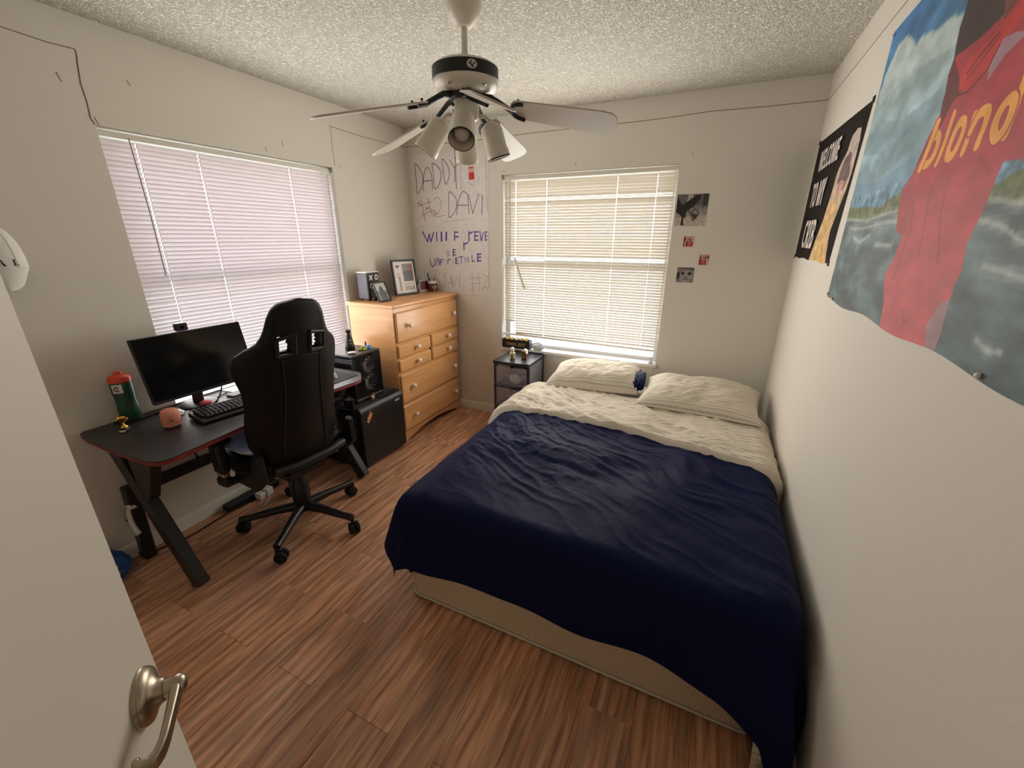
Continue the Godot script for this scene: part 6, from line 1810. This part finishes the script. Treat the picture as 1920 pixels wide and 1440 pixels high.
	b.poly([[0.02, 0.34], [0.16, 0.3], [0.2, 0.6], [0.12, 0.8], [0.02, 0.8]], rgb(48, 44, 44))
	b.line([[0.38, 0.82], [0.56, 0.76], [0.74, 0.82]], 5, rgb(96, 88, 84))
	b.mottle(8, 0.06, 0.06, 0.3)
	flat_print("photo_print", "small grey close-up face print, lowest of the prints by the window", 2.292, 2.402, 1.283, 1.384, b)

# ---------- cap on the left wall ----------
func cap() -> void:
	var cm := mat("cap_cotton", rgb(226, 222, 214), 0.9)
	cm.rim_enabled = true; cm.rim = 0.2
	var c := thing("baseball_cap", "white cap lettered DAD hanging on the left wall beside the door", "cap", Vector3(0.012, 1.46, 2.593), PI / 2)
	# local: x to the viewer's right, z away from the wall
	part("crown", MB.new().grid(48, 28, func(u: float, v: float) -> Vector3:
		var a := u * TAU
		var e := v * PI / 2
		var s := pow(sin(e), 0.85)
		return Vector3(0.088 * sin(a) * pow(cos(e), 0.8), 0.005 + 0.165 * s, 0.052 + 0.072 * cos(a) * pow(cos(e), 0.85)), false, true), cm, c)
	for k in 6:
		var pts := []
		var a := TAU * (k + 0.5) / 6
		for i in 10:
			var e := i / 9.0 * PI / 2 * 0.98
			pts.append(Vector3(0.0885 * sin(a) * pow(cos(e), 0.8), 0.005 + 0.1655 * pow(sin(e), 0.85), 0.052 + 0.0725 * cos(a) * pow(cos(e), 0.85)))
		part("seam", MB.new().tube(pts, 0.0012, 5), M.piping, c)
	part("button", MB.new().ball(Vector3(0, 0.171, 0.052), Vector3(0.008, 0.004, 0.008), 12, 8), cm, c)
	part("brim", MB.new().grid(30, 12, func(u: float, v: float) -> Vector3:
		var a := lerpf(-1.25, 1.25, u)
		var r := v * 0.085 * cos(a * 0.9)
		return Vector3(0.087 * sin(a) * (1.0 - 0.1 * v), 0.004 - r * 0.95, 0.052 + 0.072 * cos(a) - 0.010 * v - 0.03 * v * v * absf(sin(a))), true), cm, c)
	part("brim_underside", MB.new().grid(30, 12, func(u: float, v: float) -> Vector3:
		var a := lerpf(-1.25, 1.25, u)
		var r := v * 0.085 * cos(a * 0.9)
		return Vector3(0.087 * sin(a) * (1.0 - 0.1 * v), 0.004 - r * 0.95, 0.0488 + 0.072 * cos(a) - 0.010 * v - 0.03 * v * v * absf(sin(a))), false), cm, c)
	var bx := -0.42
	for L in [["D", -0.50], ["A", 0.0], ["D", 0.50]]:
		var a: float = L[1]
		var tm := words(L[0], 0.023, 0.0016, "Droid Serif")
		var bb := tm.get_aabb()
		var p := Vector3(0.0870 * sin(a), 0.026, 0.052 + 0.0712 * cos(a))
		var t := Transform3D(Basis.from_euler(Vector3(-0.06, a * 1.1, 0)), p)
		t.origin -= t.basis * bb.get_center()
		part("lettering", tm, M.rubber, c, t)
	part("wall_hook", MB.new().tube([Vector3(0, 0.12, -0.012), Vector3(0, 0.12, 0.03)], 0.004, 8), M.nickel, c)

# ---------- ceiling fan ----------
func ceiling_fan() -> void:
	mat("fan_white", rgb(224, 216, 200), 0.35)
	var bw := mat("blade_white", rgb(204, 196, 182), 0.38)
	mat("fan_black", rgb(22, 23, 26), 0.45)
	mat("bulb_frost", rgb(214, 202, 190), 0.3)
	var f := thing("ceiling_fan", "white five-blade ceiling fan with four cup lamps hanging over the room", "ceiling fan", Vector3(1.532, 0, 1.547))
	part("canopy", MB.new().lathe([Vector2(0, 2.335), Vector2(0.028, 2.335), Vector2(0.032, 2.338), Vector2(0.044, 2.348), Vector2(0.048, 2.352), Vector2(0.059, 2.366), Vector2(0.062, 2.370), Vector2(0.0685, 2.388), Vector2(0.070, 2.395), Vector2(0.070, 2.44), Vector2(0, 2.44)], 40), M.fan_white, f)
	part("downrod", MB.new().lathe([Vector2(0.0125, 2.22), Vector2(0.0125, 2.34)], 20), M.fan_white, f)
	part("rod_collar", MB.new().lathe([Vector2(0.024, 2.216), Vector2(0.022, 2.234), Vector2(0.0135, 2.238)], 20), M.fan_white, f)
	part("motor_top", MB.new().lathe([Vector2(0.02, 2.224), Vector2(0.085, 2.220), Vector2(0.113, 2.213), Vector2(0.127, 2.203), Vector2(0.1285, 2.199)], 48), M.fan_white, f)
	part("motor_band", MB.new().lathe([Vector2(0.1265, 2.2015), Vector2(0.130, 2.2), Vector2(0.130, 2.160), Vector2(0.127, 2.158)], 48), M.fan_black, f)
	part("emblem", MB.new().grid(16, 8, func(u: float, v: float) -> Vector3:
		var p := Vector2(lerpf(-1, 1, u), lerpf(-1, 1, v))
		var q := Vector2(p.x * sqrt(1 - p.y * p.y / 2), p.y * sqrt(1 - p.x * p.x / 2))
		var a := deg_to_rad(48) + q.x * 0.15
		return Vector3(0.1305 * cos(a), 2.180 + q.y * 0.0145, 0.1305 * sin(a)), true), M.chrome, f)
	var em2 := MB.new()
	for q in [[-0.07, 0.003, 0.0035], [0.0, -0.004, 0.005], [0.06, 0.002, 0.004], [0.02, 0.008, 0.003], [-0.03, -0.008, 0.0028]]:
		var a: float = deg_to_rad(48) + q[0]
		em2.ball(Vector3(0.1302 * cos(a), 2.180 + q[1], 0.1302 * sin(a)), Vector3(q[2], q[2], q[2]), 10, 8)
	part("emblem_relief", em2, M.fan_black, f)
	part("motor_bowl", MB.new().lathe([Vector2(0.126, 2.160), Vector2(0.1285, 2.156), Vector2(0.127, 2.146), Vector2(0.119, 2.132), Vector2(0.100, 2.121), Vector2(0.075, 2.117), Vector2(0.0, 2.117)], 48), M.fan_white, f)
	for k in 5:
		var a := deg_to_rad(20 + 72 * k)
		part("vent", MB.new().ball(Vector3(0.112 * cos(a), 2.1285, 0.112 * sin(a)), Vector3(0.009, 0.004, 0.009), 12, 8), M.chrome, f)
	part("rotor", MB.new().lathe([Vector2(0, 2.096), Vector2(0.066, 2.096), Vector2(0.070, 2.102), Vector2(0.070, 2.112), Vector2(0.06, 2.118)], 36), M.fan_black, f)
	# blades
	var an := [51.0, 118.0, 193.0, 265.0, 343.0]
	var tips := [1.942, 1.955, 1.972, 1.985, 1.995]
	for k in 5:
		var bl := Node3D.new()
		bl.name = "blade"
		f.add_child(bl, true)
		var a := deg_to_rad(an[k])
		var d := Vector3(cos(a), 0, sin(a))
		var t := Vector3(-sin(a), 0, cos(a))
		var root := d * 0.185 + Vector3(0, 2.064, 0)
		var tip := d * 0.60 + Vector3(0, tips[k], 0)
		var ax := (tip - root).normalized()
		var pit: float = [0.30, 0.12, 0.34, 0.30, 0.34][k]
		var tt := (t * cos(pit) + Vector3.UP * sin(pit)).normalized()
		var up := tt.cross(ax).normalized()
		if up.y < 0: up = -up
		var bs := Transform3D(Basis(ax, up, ax.cross(up)), root)
		if bs.basis.z.dot(tt) < 0: bs.basis.z = -bs.basis.z; 
		var L := root.distance_to(tip)
		var out := PackedVector2Array()
		for q in [[0.0, -0.03], [0.012, -0.048], [0.03, -0.055], [L - 0.06, -0.072], [L - 0.025, -0.067], [L - 0.006, -0.049], [L, -0.02], [L, 0.02], [L - 0.006, 0.049], [L - 0.025, 0.067], [L - 0.06, 0.072], [0.03, 0.055], [0.012, 0.048], [0.0, 0.03]]:
			out.append(Vector2(q[0], q[1]))
		# outline lies in the blade's plane: x along it, y across
		var pb := Transform3D(Basis(ax, tt, ax.cross(tt)), root)
		part("board", MB.new().prism(out, 0.006, pb, 0.0015), M.blade_white, bl)
		var under := pb.basis.z if pb.basis.z.y < 0 else -pb.basis.z
		var uo := under * (0.010 if pb.basis.z.y < 0 else 0.004)
		var shoe := []
		for i in 13:
			var b := PI * 0.5 + PI * i / 12.0
			shoe.append(root + ax * (0.052 + 0.052 * cos(b) * 1.0) + tt * 0.046 * sin(b) + uo)
		var rr := []
		for i in 13: rr.append(0.0065)
		part("shoe", MB.new().tube(shoe, 0.0075, 8), M.fan_black, bl)
		part("bracket", MB.new().tube([d * 0.06 + Vector3(0, 2.108, 0), d * 0.10 + Vector3(0, 2.104, 0), d * 0.135 + Vector3(0, 2.084, 0), d * 0.165 + Vector3(0, 2.066, 0), root + uo], [0.012, 0.011, 0.010, 0.010, 0.009], 8), M.fan_black, bl)
		for s in [-1.0, 1.0]:
			part("screw", MB.new().ball(root + ax * 0.03 + tt * 0.043 * s - under * 0.006, Vector3.ONE * 0.005, 8, 6), M.fan_black, bl)
	# light kit
	part("switch_housing", MB.new().lathe([Vector2(0, 2.020), Vector2(0.027, 2.020), Vector2(0.044, 2.030), Vector2(0.050, 2.046), Vector2(0.051, 2.050), Vector2(0.051, 2.092), Vector2(0.047, 2.097), Vector2(0, 2.10)], 36), M.fan_white, f)
	for k in 4:
		var a := deg_to_rad([66.0, 152.0, 238.0, 318.0][k])
		var lean: float = [0.72, 0.62, 0.5, 0.30][k]
		var d := Vector3(cos(a), 0, sin(a))
		var lp := Node3D.new()
		lp.name = "lamp"
		f.add_child(lp, true)
		part("arm", MB.new().tube([d * 0.045 + Vector3(0, 2.045, 0), d * 0.075 + Vector3(0, 2.047, 0), d * 0.092 + Vector3(0, 2.035, 0), d * 0.10 + Vector3(0, 2.018, 0)], 0.008, 8), M.fan_white, lp)
		var ax := (d * sin(lean) - Vector3.UP * cos(lean)).normalized()
		var y := -ax
		var z := Vector3(-sin(a), 0, cos(a))
		var o := d * 0.096 + Vector3(0, 2.024, 0)
		var tr := Transform3D(Basis(z.cross(y).normalized() * -1.0, y, z), o)
		part("shade", MB.new().lathe([Vector2(0.0, 0.004), Vector2(0.018, 0.004), Vector2(0.034, -0.006), Vector2(0.043, -0.022), Vector2(0.045, -0.035), Vector2(0.045, -0.100), Vector2(0.048, -0.104), Vector2(0.049, -0.132), Vector2(0.047, -0.133), Vector2(0.0455, -0.106), Vector2(0.043, -0.100), Vector2(0.043, -0.036), Vector2(0.036, -0.016), Vector2(0, -0.006)], 36, tr), M.fan_white, lp)
		part("rim", MB.new().lathe([Vector2(0.0492, -0.128), Vector2(0.0496, -0.134), Vector2(0.046, -0.1345)], 36, tr), M.fan_black if k == 0 or k == 3 else M.fan_white, lp)
		part("bulb", MB.new().lathe([Vector2(0.013, -0.03), Vector2(0.014, -0.05), Vector2(0.024, -0.072), Vector2(0.030, -0.092), Vector2(0.028, -0.108), Vector2(0.018, -0.120), Vector2(0, -0.124)], 24, tr), M.bulb_frost, lp)
	part("pull_chain", MB.new().tube([Vector3(-0.030, 2.06, 0.052), Vector3(-0.028, 1.95, 0.056), Vector3(-0.026, 1.77, 0.056)], 0.0014, 5), M.fan_black, f)
	part("chain_bead", MB.new().ball(Vector3(-0.030, 2.075, 0.053), Vector3.ONE * 0.007, 10, 8).ball(Vector3(-0.027, 1.885, 0.056), Vector3(0.0025, 0.005, 0.0025), 8, 6), M.fan_black, f)
	part("pull_chain", MB.new().tube([Vector3(0.045, 2.06, -0.03), Vector3(0.047, 1.97, -0.032)], 0.0012, 5), M.chrome, f)

func furniture() -> void:
	ceiling_fan()
	bed()
	desk()
	chair()
	dresser()
	fridge()
	drawers()
	wall_prints()
	cap()
